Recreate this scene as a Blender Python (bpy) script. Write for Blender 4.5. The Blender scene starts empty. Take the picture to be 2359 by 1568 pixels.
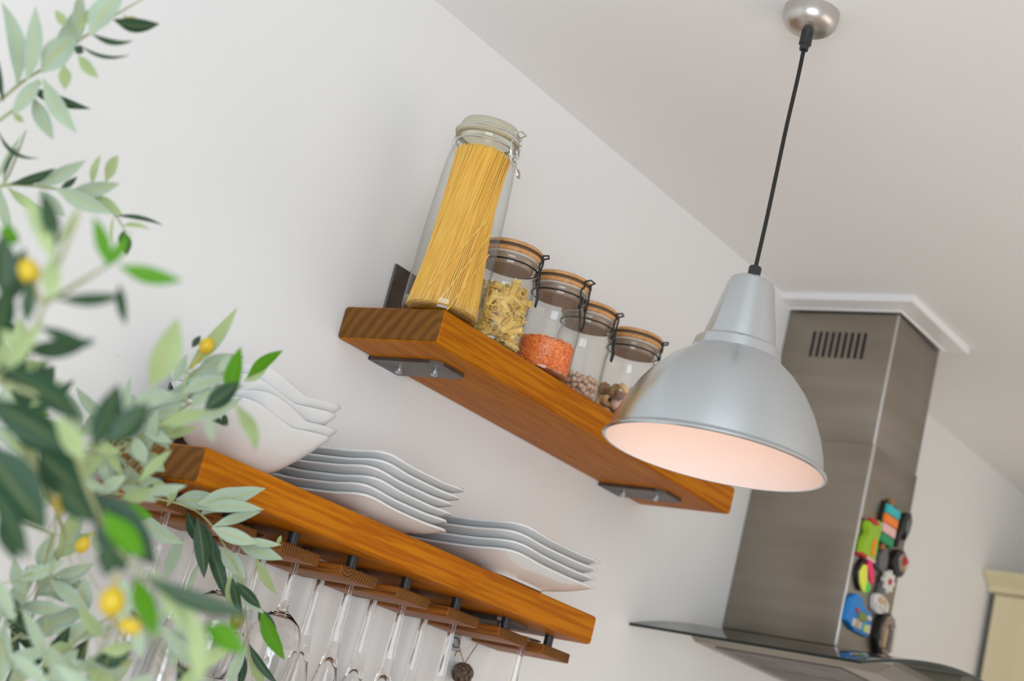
import bpy, bmesh, math, random
from mathutils import Vector, Matrix
C = bpy.context.scene.collection
SC = bpy.context.scene
random.seed(7)
V = Vector
PI = math.pi

# ------------------------------------------------------------------ camera
FPX = 3929.8
CAM = V((-1.9628, -1.9715, -0.7219))
RX = V((0.5627, -0.7906, 0.2415)); RU = V((-0.3507, 0.0362, 0.9358)); RB = V((-0.7486, -0.6112, -0.2568))
cd = bpy.data.cameras.new('camera'); cam = bpy.data.objects.new('camera', cd); C.objects.link(cam)
m3 = Matrix((RX, RU, RB)).transposed().normalized()
cam.matrix_world = Matrix.Translation(CAM) @ m3.to_4x4()
cd.sensor_fit = 'HORIZONTAL'; cd.sensor_width = 36.0; cd.lens = 36.0 * FPX / 2359
cd.dof.use_dof = True; cd.dof.focus_distance = 2.72; cd.dof.aperture_fstop = 3.3
cd.clip_start = 0.05; cd.clip_end = 60
SC.camera = cam

# ------------------------------------------------------------------ world, lights, exposure
w = bpy.data.worlds.new('world'); SC.world = w; w.use_nodes = True
w.node_tree.nodes['Background'].inputs[0].default_value = (1.0, 0.955, 0.92, 1)
w.node_tree.nodes['Background'].inputs[1].default_value = 0.50
def area(name, loc, target, sx, sy, energy, col):
    l = bpy.data.lights.new(name, 'AREA'); l.shape = 'RECTANGLE'; l.size = sx; l.size_y = sy
    l.energy = energy; l.color = col
    o = bpy.data.objects.new(name, l); C.objects.link(o); o.location = loc
    o.rotation_euler = (V(target) - V(loc)).to_track_quat('-Z', 'Y').to_euler()
    return o
area('window_light_left', (-3.2, -2.8, -0.9), (-0.4, -.3, 0.2), 2.4, 1.8, 84, (0.76, 0.90, 1.0))
area('window_light_front', (1.4, -4.1, -1.0), (0.8, -.6, 0.3), 3.4, 2.0, 28, (1.0, 0.88, 0.78))
SC.view_settings.view_transform = 'Standard'; SC.view_settings.look = 'None'
SC.view_settings.gamma = 1; SC.view_settings.exposure = 0.16
SC.view_settings.use_curve_mapping = False

# ------------------------------------------------------------------ materials
def mat(name, col, rough=0.5, metal=0.0, **kw):
    m = bpy.data.materials.new(name); m.use_nodes = True
    b = m.node_tree.nodes['Principled BSDF']
    b.inputs['Base Color'].default_value = (*col, 1); b.inputs['Roughness'].default_value = rough
    b.inputs['Metallic'].default_value = metal
    for k, v in kw.items(): b.inputs[k.replace('_', ' ')].default_value = v
    return m
def nodes(m): return m.node_tree.nodes, m.node_tree.links, m.node_tree.nodes['Principled BSDF']
def noise_col(m, c1, c2, scale=(5, 5, 5), detail=4, lo=.35, hi=.65, bump=0.0, dist=0.0, coord='Object', rough=None):
    n, l, b = nodes(m)
    tc = n.new('ShaderNodeTexCoord'); mp = n.new('ShaderNodeMapping'); mp.inputs['Scale'].default_value = scale
    nz = n.new('ShaderNodeTexNoise'); nz.inputs['Scale'].default_value = 1; nz.inputs['Detail'].default_value = detail
    nz.inputs['Distortion'].default_value = dist
    cr = n.new('ShaderNodeValToRGB'); cr.color_ramp.elements[0].position = lo; cr.color_ramp.elements[1].position = hi
    cr.color_ramp.elements[0].color = (*c1, 1); cr.color_ramp.elements[1].color = (*c2, 1)
    l.new(tc.outputs[coord], mp.inputs[0]); l.new(mp.outputs[0], nz.inputs[0]); l.new(nz.outputs[0], cr.inputs[0]); l.new(cr.outputs[0], b.inputs['Base Color'])
    if bump:
        bp = n.new('ShaderNodeBump'); bp.inputs['Strength'].default_value = bump; bp.inputs['Distance'].default_value = .002
        l.new(nz.outputs[0], bp.inputs['Height']); l.new(bp.outputs[0], b.inputs['Normal'])
    return m
def wood(name, c1, c2, c3, along=0, rough=.36, scale=1.0, **kw):
    """long grain running along the given object axis, broad figure plus fine pores"""
    m = mat(name, c1, rough, **kw); n, l, b = nodes(m)
    tc = n.new('ShaderNodeTexCoord')
    s1 = [9 * scale] * 3; s1[along] = 1.1 * scale
    s2 = [170 * scale] * 3; s2[along] = 7 * scale
    outs = []
    for s, d in ((s1, 1.6), (s2, 0.2)):
        mp = n.new('ShaderNodeMapping'); mp.inputs['Scale'].default_value = s
        nz = n.new('ShaderNodeTexNoise'); nz.inputs['Scale'].default_value = 1; nz.inputs['Detail'].default_value = 5; nz.inputs['Distortion'].default_value = d
        l.new(tc.outputs['Object'], mp.inputs[0]); l.new(mp.outputs[0], nz.inputs[0]); outs.append(nz)
    # contour-like figure from the broad noise
    mm = n.new('ShaderNodeMath'); mm.operation = 'MULTIPLY'; mm.inputs[1].default_value = 22; l.new(outs[0].outputs[0], mm.inputs[0])
    si = n.new('ShaderNodeMath'); si.operation = 'SINE'; l.new(mm.outputs[0], si.inputs[0])
    cr = n.new('ShaderNodeValToRGB'); cr.color_ramp.elements[0].position = 0.0; cr.color_ramp.elements[1].position = 1.0
    cr.color_ramp.elements[0].color = (*c1, 1); cr.color_ramp.elements[1].color = (*c2, 1)
    mr = n.new('ShaderNodeMapRange'); mr.inputs[1].default_value = -1; mr.inputs[2].default_value = 1; mr.inputs[3].default_value = .1; mr.inputs[4].default_value = .9
    l.new(si.outputs[0], mr.inputs[0]); l.new(mr.outputs[0], cr.inputs[0])
    cr2 = n.new('ShaderNodeValToRGB'); cr2.color_ramp.elements[0].position = .40; cr2.color_ramp.elements[1].position = .56
    cr2.color_ramp.elements[0].color = (*c3, 1); cr2.color_ramp.elements[1].color = (1, 1, 1, 1)
    l.new(outs[1].outputs[0], cr2.inputs[0])
    mx = n.new('ShaderNodeMix'); mx.data_type = 'RGBA'; mx.blend_type = 'MULTIPLY'; mx.inputs[0].default_value = .75
    l.new(cr.outputs[0], mx.inputs[6]); l.new(cr2.outputs[0], mx.inputs[7]); l.new(mx.outputs[2], b.inputs['Base Color'])
    bp = n.new('ShaderNodeBump'); bp.inputs['Strength'].default_value = .15; bp.inputs['Distance'].default_value = .001
    l.new(outs[1].outputs[0], bp.inputs['Height']); l.new(bp.outputs[0], b.inputs['Normal'])
    return m
def endgrain(name, c1, c2, axis='X', offs=(0, 0, 0), scale=60, rough=.5, dist=1.2):
    m = mat(name, c1, rough, Specular_IOR_Level=.15); n, l, b = nodes(m)
    tc = n.new('ShaderNodeTexCoord'); mp = n.new('ShaderNodeMapping'); mp.inputs['Location'].default_value = offs
    wv = n.new('ShaderNodeTexWave'); wv.wave_type = 'RINGS'; wv.rings_direction = axis
    wv.inputs['Scale'].default_value = scale; wv.inputs['Distortion'].default_value = dist; wv.inputs['Detail'].default_value = 3; wv.inputs['Detail Scale'].default_value = .6
    cr = n.new('ShaderNodeValToRGB'); cr.color_ramp.elements[0].color = (*c1, 1); cr.color_ramp.elements[1].color = (*c2, 1)
    l.new(tc.outputs['Object'], mp.inputs[0]); l.new(mp.outputs[0], wv.inputs[0])
    nz = n.new('ShaderNodeTexNoise'); nz.inputs['Scale'].default_value = 14; nz.inputs['Detail'].default_value = 5
    l.new(tc.outputs['Object'], nz.inputs[0])
    av = n.new('ShaderNodeMix'); av.inputs[0].default_value = .5; l.new(wv.outputs[1], av.inputs[2]); l.new(nz.outputs[0], av.inputs[3])
    cr.color_ramp.elements[0].position = .2; cr.color_ramp.elements[1].position = .8
    l.new(av.outputs[0], cr.inputs[0]); l.new(cr.outputs[0], b.inputs['Base Color'])
    return m
def thin_glass(name, face=(.97, .98, .975), edge=(.48, .52, .47), blend=3.5, gl=1.0):
    """thin walled clear glass: tinted more where the wall is seen edge-on, fresnel reflection"""
    m = bpy.data.materials.new(name); m.use_nodes = True; n = m.node_tree.nodes; l = m.node_tree.links
    n.remove(n['Principled BSDF']); out = n['Material Output']
    lw = n.new('ShaderNodeLayerWeight'); lw.inputs[0].default_value = .5
    p2 = n.new('ShaderNodeMath'); p2.operation = 'POWER'; p2.inputs[1].default_value = blend; l.new(lw.outputs['Facing'], p2.inputs[0])
    mx = n.new('ShaderNodeMix'); mx.data_type = 'RGBA'; mx.inputs[6].default_value = (*face, 1); mx.inputs[7].default_value = (*edge, 1)
    l.new(p2.outputs[0], mx.inputs[0])
    tr = n.new('ShaderNodeBsdfTransparent'); l.new(mx.outputs[2], tr.inputs[0])
    gs = n.new('ShaderNodeBsdfGlossy'); gs.inputs['Roughness'].default_value = .03; gs.inputs['Color'].default_value = (gl, gl, gl, 1)
    pw = n.new('ShaderNodeMath'); pw.operation = 'POWER'; pw.inputs[1].default_value = 5; l.new(lw.outputs['Facing'], pw.inputs[0])
    fr = n.new('ShaderNodeMapRange'); fr.inputs[3].default_value = .045; fr.inputs[4].default_value = .75; l.new(pw.outputs[0], fr.inputs[0])
    ms = n.new('ShaderNodeMixShader'); l.new(fr.outputs[0], ms.inputs[0]); l.new(tr.outputs[0], ms.inputs[1]); l.new(gs.outputs[0], ms.inputs[2])
    l.new(ms.outputs[0], out.inputs[0]); return m

M = {}
M['wall'] = noise_col(mat('wall_paint', (.8, .79, .78), .75), (.77, .765, .76), (.81, .805, .80), (1.2, 1.2, 1.2), 6, bump=.0)
def add_specks(m):
    n, l, b = nodes(m)
    tc = n.new('ShaderNodeTexCoord'); v = n.new('ShaderNodeTexNoise'); v.inputs['Scale'].default_value = 130; v.inputs['Detail'].default_value = 1
    g = n.new('ShaderNodeTexNoise'); g.inputs['Scale'].default_value = 2.3
    l.new(tc.outputs['Object'], v.inputs[0]); l.new(tc.outputs['Object'], g.inputs[0])
    a = n.new('ShaderNodeMath'); a.operation = 'GREATER_THAN'; a.inputs[1].default_value = .80; l.new(v.outputs[0], a.inputs[0])
    c = n.new('ShaderNodeMath'); c.operation = 'GREATER_THAN'; c.inputs[1].default_value = .55; l.new(g.outputs[0], c.inputs[0])
    k = n.new('ShaderNodeMath'); k.operation = 'MULTIPLY'; l.new(a.outputs[0], k.inputs[0]); l.new(c.outputs[0], k.inputs[1])
    old = b.inputs['Base Color'].links[0].from_socket
    mx = n.new('ShaderNodeMix'); mx.data_type = 'RGBA'; l.new(k.outputs[0], mx.inputs[0]); l.new(old, mx.inputs[6]); mx.inputs[7].default_value = (.55, .48, .4, 1)
    l.new(mx.outputs[2], b.inputs['Base Color'])
    f = n.new('ShaderNodeTexNoise'); f.inputs['Scale'].default_value = 90; f.inputs['Detail'].default_value = 3; l.new(tc.outputs['Object'], f.inputs[0])
    bp = n.new('ShaderNodeBump'); bp.inputs['Strength'].default_value = .12; bp.inputs['Distance'].default_value = .002
    l.new(f.outputs[0], bp.inputs['Height']); l.new(bp.outputs[0], b.inputs['Normal'])
add_specks(M['wall'])
M['ceil'] = noise_col(mat('ceiling_paint', (.82, .80, .79), .8), (.87, .855, .85), (.90, .885, .88), (1, 1, 1), 4)
M['cove'] = mat('moulding_paint', (.84, .83, .83), .35)
M['floor'] = wood('floor_boards', (.52, .43, .35), (.62, .53, .45), (.82, .8, .78), 0, .5, .6)
M['wood'] = wood('varnished_pine', (.47, .150, .0035), (.54, .182, .0045), (.68, .52, .34), 0, .45, Specular_IOR_Level=.08)
M['wood_end'] = endgrain('end_grain', (.13, .050, .008), (.215, .088, .014), 'X', (0, .31, .16), 15, .5, 6.0)
M['slat'] = wood('slat_wood', (.30, .095, .014), (.42, .15, .025), (.35, .25, .18), 1, .45, Specular_IOR_Level=.25)
M['slat_end'] = endgrain('slat_end_grain', (.075, .028, .006), (.23, .095, .018), 'Y', (.012, 0, .02), 55, .55, 1.5)
M['bracket'] = noise_col(mat('raw_steel', (.1, .08, .07), .42, .75), (.10, .082, .072), (.17, .145, .13), (14, 14, 14), 5)
M['zinc'] = mat('zinc_bolt', (.62, .66, .68), .3, .9)
M['chrome'] = mat('chrome_wire', (.72, .73, .73), .14, 1.0)
M['black'] = mat('black_wire', (.006, .006, .007), .45)
M['blackp'] = mat('black_plastic', (.02, .021, .024), .4)
M['glass'] = thin_glass('clear_jar_glass')
M['glass_green'] = thin_glass('green_tinted_lid_glass', (.96, .96, .90), (.62, .60, .46), 2)
M['lidwood'] = wood('bamboo_lid', (.60, .30, .11), (.70, .38, .16), (.75, .65, .55), 0, .4, 2)
M['gasket'] = mat('dark_seal', (.10, .06, .03), .6)
M['lidunder'] = mat('lid_underside', (.36, .25, .18), .6)
M['seal'] = mat('clear_seal', (.62, .56, .50), .35)
M['spag'] = noise_col(mat('spaghetti_pasta', (.88, .50, .06), .45), (.84, .44, .035), (.92, .56, .09), (160, 160, 3), 2)
M['pasta'] = noise_col(mat('ruffled_pasta', (.84, .58, .17), .5), (.80, .52, .12), (.90, .66, .23), (60, 60, 60), 2)
M['lentil'] = noise_col(mat('red_lentils', (.9, .22, .06), .55), (.86, .15, .015), (.98, .36, .09), (420, 420, 420), 1, .4, .6)
M['pea'] = noise_col(mat('chickpea_skin', (.62, .40, .27), .6), (.54, .33, .22), (.70, .48, .34), (130, 130, 130), 2)
M['cashew'] = mat('cashew_skin', (.84, .52, .26), .5)
M['almond'] = noise_col(mat('almond_skin', (.22, .07, .03), .6), (.17, .05, .022), (.30, .11, .05), (300, 300, 60), 2)
M['hazel'] = mat('peeled_nut', (.74, .46, .33), .5)
M['walnut'] = noise_col(mat('walnut_flesh', (.4, .24, .08), .6), (.28, .15, .04), (.5, .32, .12), (250, 250, 250), 3, bump=.4)
M['china'] = mat('white_porcelain', (.76, .76, .76), .12, Coat_Weight=.4, Coat_Roughness=.05)
M['crystal'] = mat('wine_glass', (1, 1, 1), .0, Transmission_Weight=1.0, IOR=1.48)
M['alu'] = mat('brushed_aluminium', (.62, .665, .70), .26, 1.0, Anisotropic=.85, Anisotropic_Rotation=.25)
_n, _l, _b = nodes(M['alu']); _t = _n.new('ShaderNodeTangent'); _t.direction_type = 'RADIAL'; _t.axis = 'Z'; _l.new(_t.outputs[0], _b.inputs['Tangent'])
M['shade_in'] = mat('shade_lining', (.86, .74, .69), .7)
M['nickel'] = mat('satin_nickel', (.60, .57, .54), .32, 1.0)
M['steel'] = noise_col(mat('brushed_steel', (.34, .30, .25), .36, 1.0), (.32, .285, .235), (.36, .32, .27), (1.5, 1.5, 30), 2)
M['steel_highlight'] = mat('steel_corner_highlight', (.72, .71, .71), .3, 1.0)  # lighter steel colour stands in for the highlight along the folded corner
M['void'] = mat('vent_void', (.004, .004, .006), .7)
M['hoodglass'] = thin_glass('smoked_canopy_glass', (.66, .68, .66), (.40, .42, .40), 2)
M['glassedge'] = mat('dark_glass_edge', (.006, .014, .012), .1)
M['cream'] = noise_col(mat('cream_lacquer', (.76, .66, .44), .4), (.73, .64, .42), (.78, .69, .47), (1, 14, .6), 3)
M['twine'] = mat('jute_twine', (.36, .20, .08), .8)
M['wicker'] = noise_col(mat('brown_wicker', (.12, .07, .04), .7), (.07, .04, .025), (.22, .14, .09), (200, 200, 200), 2)
M['hookpad'] = mat('grey_hook_pad', (.42, .46, .52), .4)
M['copper'] = mat('copper_wire', (.45, .16, .09), .4, .6)

# ------------------------------------------------------------------ helpers
def setp(o, label=None, cat=None, group=None, kind=None):
    if label: o['label'] = label
    if cat: o['category'] = cat
    if group: o['group'] = group
    if kind: o['kind'] = kind
    return o
def root(name, loc, label, cat, group=None, rz=0.0):
    o = bpy.data.objects.new(name, None); C.objects.link(o); o.location = loc; o.rotation_euler = (0, 0, rz)
    o.empty_display_size = .03
    return setp(o, label, cat, group)
def obj(name, bm, ms, parent=None, smooth=True, loc=None, ang=35, rot=None, keep=False):
    me = bpy.data.meshes.new(name)
    if not keep: bmesh.ops.recalc_face_normals(bm, faces=bm.faces)
    bm.to_mesh(me); bm.free()
    for m in (ms if isinstance(ms, (list, tuple)) else [ms]): me.materials.append(m)
    if smooth:
        for p in me.polygons: p.use_smooth = True
        me.set_sharp_from_angle(angle=math.radians(ang))
    o = bpy.data.objects.new(name, me); C.objects.link(o)
    if parent: o.parent = parent
    if loc: o.location = loc
    if rot: o.rotation_euler = rot
    return o
def dup(o, parent=None):
    c = o.copy(); C.objects.link(c)
    if parent is not None: c.parent = parent
    for ch in list(o.children): dup(ch, c)
    return c
def box(bm, lo, hi, mi=0, bev=0.0, seg=2):
    lo, hi = V(lo), V(hi)
    r = bmesh.ops.create_cube(bm, size=1)
    vs = r['verts']
    for v in vs: v.co = V((lo[i] + (v.co[i] + .5) * (hi[i] - lo[i]) for i in range(3)))
    fs = set(f for v in vs for f in v.link_faces)
    for f in fs: f.material_index = mi
    if bev:
        es = set(e for v in vs for e in v.link_edges)
        bmesh.ops.bevel(bm, geom=list(es), offset=bev, segments=seg, profile=.5, affect='EDGES')
    return fs
def lathe(bm, prof, seg=48, mi=0, center=(0, 0, 0), close=False):
    cx, cy, cz = center; rings = []
    for r, z in prof:
        if r < 1e-6: rings.append([bm.verts.new((cx, cy, cz + z))])
        else: rings.append([bm.verts.new((cx + r * math.cos(2 * PI * k / seg), cy + r * math.sin(2 * PI * k / seg), cz + z)) for k in range(seg)])
    pairs = list(zip(rings[:-1], rings[1:]))
    if close: pairs.append((rings[-1], rings[0]))
    for a, b in pairs:
        for k in range(seg):
            k2 = (k + 1) % seg
            try:
                if len(a) == 1 and len(b) == 1: continue
                if len(a) == 1: f = bm.faces.new((a[0], b[k2], b[k]))
                elif len(b) == 1: f = bm.faces.new((a[k], a[k2], b[0]))
                else: f = bm.faces.new((a[k], a[k2], b[k2], b[k]))
                f.material_index = mi
            except ValueError: pass
def tube(bm, pts, rad, seg=8, mi=0, closed=False, caps=True):
    pts = [V(p) for p in pts]; n = len(pts)
    rad = rad if isinstance(rad, (list, tuple)) else [rad] * n
    rings = []; up = None
    for i, p in enumerate(pts):
        if closed: t = pts[(i + 1) % n] - pts[i - 1]
        else: t = pts[min(i + 1, n - 1)] - pts[max(i - 1, 0)]
        t.normalize()
        if up is None:
            up = V((0, 0, 1)) if abs(t.z) < .9 else V((1, 0, 0))
        u = (up - t * up.dot(t))
        if u.length < 1e-5: u = t.orthogonal()
        u.normalize(); up = u; v = t.cross(u)
        rings.append([bm.verts.new(p + (u * math.cos(2 * PI * k / seg) + v * math.sin(2 * PI * k / seg)) * rad[i]) for k in range(seg)])
    prs = list(zip(rings[:-1], rings[1:])) + ([(rings[-1], rings[0])] if closed else [])
    for a, b in prs:
        for k in range(seg):
            f = bm.faces.new((a[k], a[(k + 1) % seg], b[(k + 1) % seg], b[k])); f.material_index = mi
    if caps and not closed:
        for rg in (rings[0], rings[-1]):
            f = bm.faces.new(rg); f.material_index = mi
def smooth_path(pts, sub=6, closed=False):
    pts = [V(p) for p in pts]; n = len(pts); out = []
    rng = range(n if closed else n - 1)
    for i in rng:
        g = (lambda k: pts[k % n]) if closed else (lambda k: pts[max(0, min(n - 1, k))])
        p0, p1, p2, p3 = g(i - 1), g(i), g(i + 1), g(i + 2)
        for s in range(sub):
            t = s / sub
            out.append(.5 * ((2 * p1) + (p2 - p0) * t + (2 * p0 - 5 * p1 + 4 * p2 - p3) * t * t + (3 * p1 - p0 - 3 * p2 + p3) * t ** 3))
    if not closed: out.append(pts[-1])
    return out
def at(u, v, d):
    """world point on the sight line of a photo position, d metres in front of the camera"""
    return CAM + (RX * ((u - 1179.5) / FPX) - RU * ((v - 784) / FPX) - RB) * d
BM = bmesh.new

# ------------------------------------------------------------------ the room
ZC = .5813; ZF = -2.07
def struct(name, lo, hi, m):
    bm = BM(); box(bm, lo, hi); return setp(obj(name, bm, m, smooth=False), kind='structure')
struct('wall_back', (-3.6, 0, ZF), (3.4, .12, ZC), M['wall'])
struct('ceiling', (-3.6, -4.4, ZC), (3.4, .12, ZC + .1), M['ceil'])
struct('floor', (-3.6, -4.4, ZF - .1), (3.4, .12, ZF), M['floor'])
struct('wall_right', (3.28, -4.4, ZF), (3.4, 0, ZC), M['wall'])
# painted moulding round the top of the hood chimney
XC0, XC1, YC = 1.439, 1.690, -.285
bm = BM()
def ring(off, z):
    return [V((XC0 - off, 0, z)), V((XC0 - off, YC - off, z)), V((XC1 + off, YC - off, z)), V((XC1 + off, 0, z))]
prof = [(.047, ZC), (.048, .5665), (.0465, .565), (.044, .565), (.006, .5585), (.003, .555), (.003, ZC)]
rows = [[bm.verts.new(p) for p in ring(o, z)] for o, z in prof]
for a, b in zip(rows[:-1], rows[1:]):
    for k in range(3): bm.faces.new((a[k], a[k + 1], b[k + 1], b[k]))
setp(obj('trim_1', bm, M['cove'], ang=20), kind='structure')

# ------------------------------------------------------------------ shelves
def board(name, x0, x1, y0, ztop, t, label, cat, bow=0.0, ch=.007):
    r = root(name, (x0, 0, ztop), label, cat)
    bm = BM(); box(bm, (0, y0, -t), (x1 - x0, 0, 0), 0, ch, 4)
    for f in bm.faces:
        if abs(f.normal.x) > .75: f.material_index = 1
    obj('board', bm, [M['wood'], M['wood_end']], r, ang=60)
    return r
T1 = .0576
sh1 = board('wall_shelf', 0, 1.001, -.22, 0, T1, 'upper thick orange-brown wooden wall shelf carrying five glass storage jars', 'shelf')
Z2 = -.3583; T2 = .0527
sh2 = board('wall_shelf', -.40, .62, -.22, Z2, T2, 'lower thick orange-brown wooden wall shelf carrying stacked white plates and bowls', 'shelf')
def bracket(parent, x, t, up=.113, w=.082, arm=.158):
    # parent origin = left top edge of the shelf at the wall
    bm = BM(); box(bm, (x, -.005, -t - .006), (x + w, -.0005, up), 0, .0012, 1)
    # clipped arm
    p = [(x, -.0), (x, -arm + .02), (x + .012, -arm), (x + w - .012, -arm), (x + w, -arm + .02), (x + w, 0)]
    top = [bm.verts.new((a, b, -t - .0005)) for a, b in p]; bot = [bm.verts.new((a, b, -t - .0065)) for a, b in p]
    bm.faces.new(top); bm.faces.new(bot[::-1])
    for k in range(len(p)): bm.faces.new((top[k], top[(k + 1) % 6], bot[(k + 1) % 6], bot[k]))
    b = obj('bracket', bm, M['bracket'], parent, smooth=False)
    b['label'] = 'dark raw steel bracket bolted under the shelf'
    for yy in (-.035, -.115):
        bm = BM(); lathe(bm, [(0, -.0155), (.004, -.0155), (.0065, -.0135), (.0065, -.0075), (0, -.0075)], 12)
        obj('bolt', bm, M['zinc'], b, loc=(x + w / 2 + .004, yy, -t + .001))
    bm = BM(); lathe(bm, [(0, .005), (.004, .0045), (.0068, .0025), (.0075, 0), (0, 0)], 16)
    obj('screw', bm, M['zinc'], b, loc=(x + w * .56, -.005, .067), rot=(PI / 2, 0, 0))
bracket(sh1, .088, T1); bracket(sh1, .835, T1)
bracket(sh2, .088, T2); bracket(sh2, .835, T2)
# glass rack under the lower shelf: seven slats on black spacers
ZS0, ZS1 = -.4325, -.4505
rack = root('stemware_rack', (0, 0, Z2 - T2), 'rack of short brown wooden slats hung on black spacers under the lower shelf', 'glass rack')
slx = [-.40 + .0, -.26, -.12, .0205, .1585, .2985, .4445, .5835]
slx = [-.405, -.263, -.121, .0190, .1575, .2965, .4440, .5820]
for x in slx:
    bm = BM(); box(bm, (x - .044, -.176, ZS1 - (Z2 - T2)), (x + .044, -.012, ZS0 - (Z2 - T2)), 0, .0025, 2)
    for f in bm.faces:
        if abs(f.normal.y) > .8: f.material_index = 1
    s = obj('slat', bm, [M['slat'], M['slat_end']], rack, ang=60)
    for yy in (-.152, -.05):
        bm = BM(); lathe(bm, [(0, -.0215), (.0085, -.0215), (.0085, -.0002), (0, -.0002)], 16)
        obj('spacer', bm, M['blackp'], s, loc=(x, yy, 0))['label'] = 'black cylindrical spacer'
M['slat_end'].node_tree.nodes

# ------------------------------------------------------------------ storage jars
def wire_clasp(parent, phi, R, zl, zn, m, wr=.0011, half=.0125, drop=.05, swing=.012):
    """bail, pivot loops and lever at azimuth phi; R = outer radius of the neck ring, zl = top of lid, zn = neck wire height"""
    er = V((math.cos(phi), math.sin(phi), 0)); et = V((-er.y, er.x, 0)); ez = V((0, 0, 1))
    P = lambda t, r, z: er * (R + r) + et * t + ez * z
    bm = BM(); h = half
    for s in (-1, 1):   # side arms of the bail
        tube(bm, smooth_path([P(s * h * .75, .003, zl + .001), P(s * h * .8, .004, zl - .010), P(s * h * 1.15, .002, zl - .018), P(s * h * 1.05, .004, zn - .008), P(s * h * .8, .004, zn - .016)], 4), wr, 6)
    loop = [P(-h * .75, .002, zl + .001), P(-h * .6, .012, zl + .004), P(h * .6, .012, zl + .004), P(h * .75, .002, zl + .001)]
    tube(bm, loop, wr, 6)
    tube(bm, [P(-h * .75, .001, zl), P(h * .75, .001, zl)], wr, 6)
    obj('bail', bm, m, parent)
    bm = BM()
    for s in (-1, 1):
        c = P(s * h * .8, .004, zn - .016)
        tube(bm, [c + et * 0 + (er * math.cos(a) + ez * math.sin(a)) * .0028 for a in [2 * PI * k / 10 for k in range(10)]], wr, 6, closed=True)
        c = P(s * h * .55, .002, zn - .001)
        tube(bm, [c + (et * math.cos(a) + ez * math.sin(a)) * .0026 for a in [2 * PI * k / 10 for k in range(10)]], wr, 6, closed=True)
        tube(bm, [P(s * h * .55, .003, zn - .002), P(s * h * .72, .005, zn - .010), P(s * h * .8, .005, zn - .016)], wr, 6)
    obj('pivot_loop', bm, m, parent)
    bm = BM(); b = zn - .016
    tube(bm, smooth_path([P(-h * .8, .005, b), P(-h * .65, .007, b - drop * .35), P(-h * .62, .008 + swing * .5, b - drop * .6), P(-h * .35, .006 + swing, b - drop * .95), P(h * .0, .006 + swing, b - drop),
                          P(h * .35, .006 + swing, b - drop * .95), P(h * .62, .008 + swing * .5, b - drop * .6), P(h * .65, .007, b - drop * .35), P(h * .8, .005, b)], 4), wr * 1.1, 6)
    obj('lever', bm, m, parent)
def neck_wire(parent, R, z, m, wr=.0011):
    bm = BM(); tube(bm, [(R * math.cos(2 * PI * k / 48), R * math.sin(2 * PI * k / 48), z) for k in range(48)], wr, 6, closed=True)
    return obj('neck_wire', bm, m, parent)

# tall jar of spaghetti
J1 = (.056, -.163)
j = root('glass_jar', (J1[0], J1[1], 0.0005), 'tall clear glass jar full of spaghetti with clear glass lid and chrome wire clasp', 'jar', 'glass storage jars on the upper shelf')
bm = BM(); lathe(bm, [(0, .004), (.045, .0035), (.055, 0), (.061, .0), (.0655, .004), (.067, .012), (.0668, .05), (.0655, .12), (.063, .2), (.060, .26), (.0575, .285), (.0535, .299), (.050, .305), (.0495, .311), (.0535, .314), (.055, .317), (.0535, .321), (.051, .323)], 72)
obj('body', bm, M['glass'], j)
bm = BM(); lathe(bm, [(0, .007), (.056, .0075), (.0625, .012), (.0645, .02)], 64)
obj('inner_base', bm, M['glass'], j)
bm = BM(); lathe(bm, [(0, .318), (.044, .318), (.046, .326), (.055, .327), (.0565, .330), (.0555, .334), (.0515, .337), (.0505, .345), (.048, .350), (.040, .352), (.020, .349), (0, .349)], 64)
lid = obj('lid', bm, M['glass_green'], j); lid['label'] = 'greenish clear glass lid'
bm = BM(); lathe(bm, [(.047, .3225), (.0555, .3225), (.0555, .3262), (.047, .3262)], 64, close=True)
obj('seal', bm, mat('amber_seal', (.55, .47, .30), .4, Alpha=.6), j)
neck_wire(j, .0520, .310, M['chrome'], .0014)
neck_wire(j, .0572, .3305, M['chrome'], .0012)
PR = math.atan2(-.78, .63)
wire_clasp(j, PR - .50, .0535, .337, .312, M['chrome'], .0016, .014, .034, .016)
# hinge at the back of the jar
er = V((math.cos(PR - .5 + PI), math.sin(PR - .5 + PI), 0)); et = V((-er.y, er.x, 0))
bm = BM()
for s in (-1, 1):
    tube(bm, smooth_path([er * .055 + et * s * .010 + V((0, 0, .331)), er * .060 + et * s * .010 + V((0, 0, .322)), er * .0595 + et * s * .009 + V((0, 0, .306)), er * .052 + et * s * .009 + V((0, 0, .302))], 4), .0010, 6)
obj('hinge', bm, M['chrome'], j)
# spaghetti bundle
def strand(bm, a, b, r=.00085, n=5, bow=(0, 0, 0)):
    a, b, bw = V(a), V(b), V(bow)
    pts = [a.lerp(b, k / (n - 1)) + bw * math.sin(PI * k / (n - 1)) for k in range(n)]
    tube(bm, pts, r, 5)
bm = BM(); rng = random.Random(3)
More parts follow.
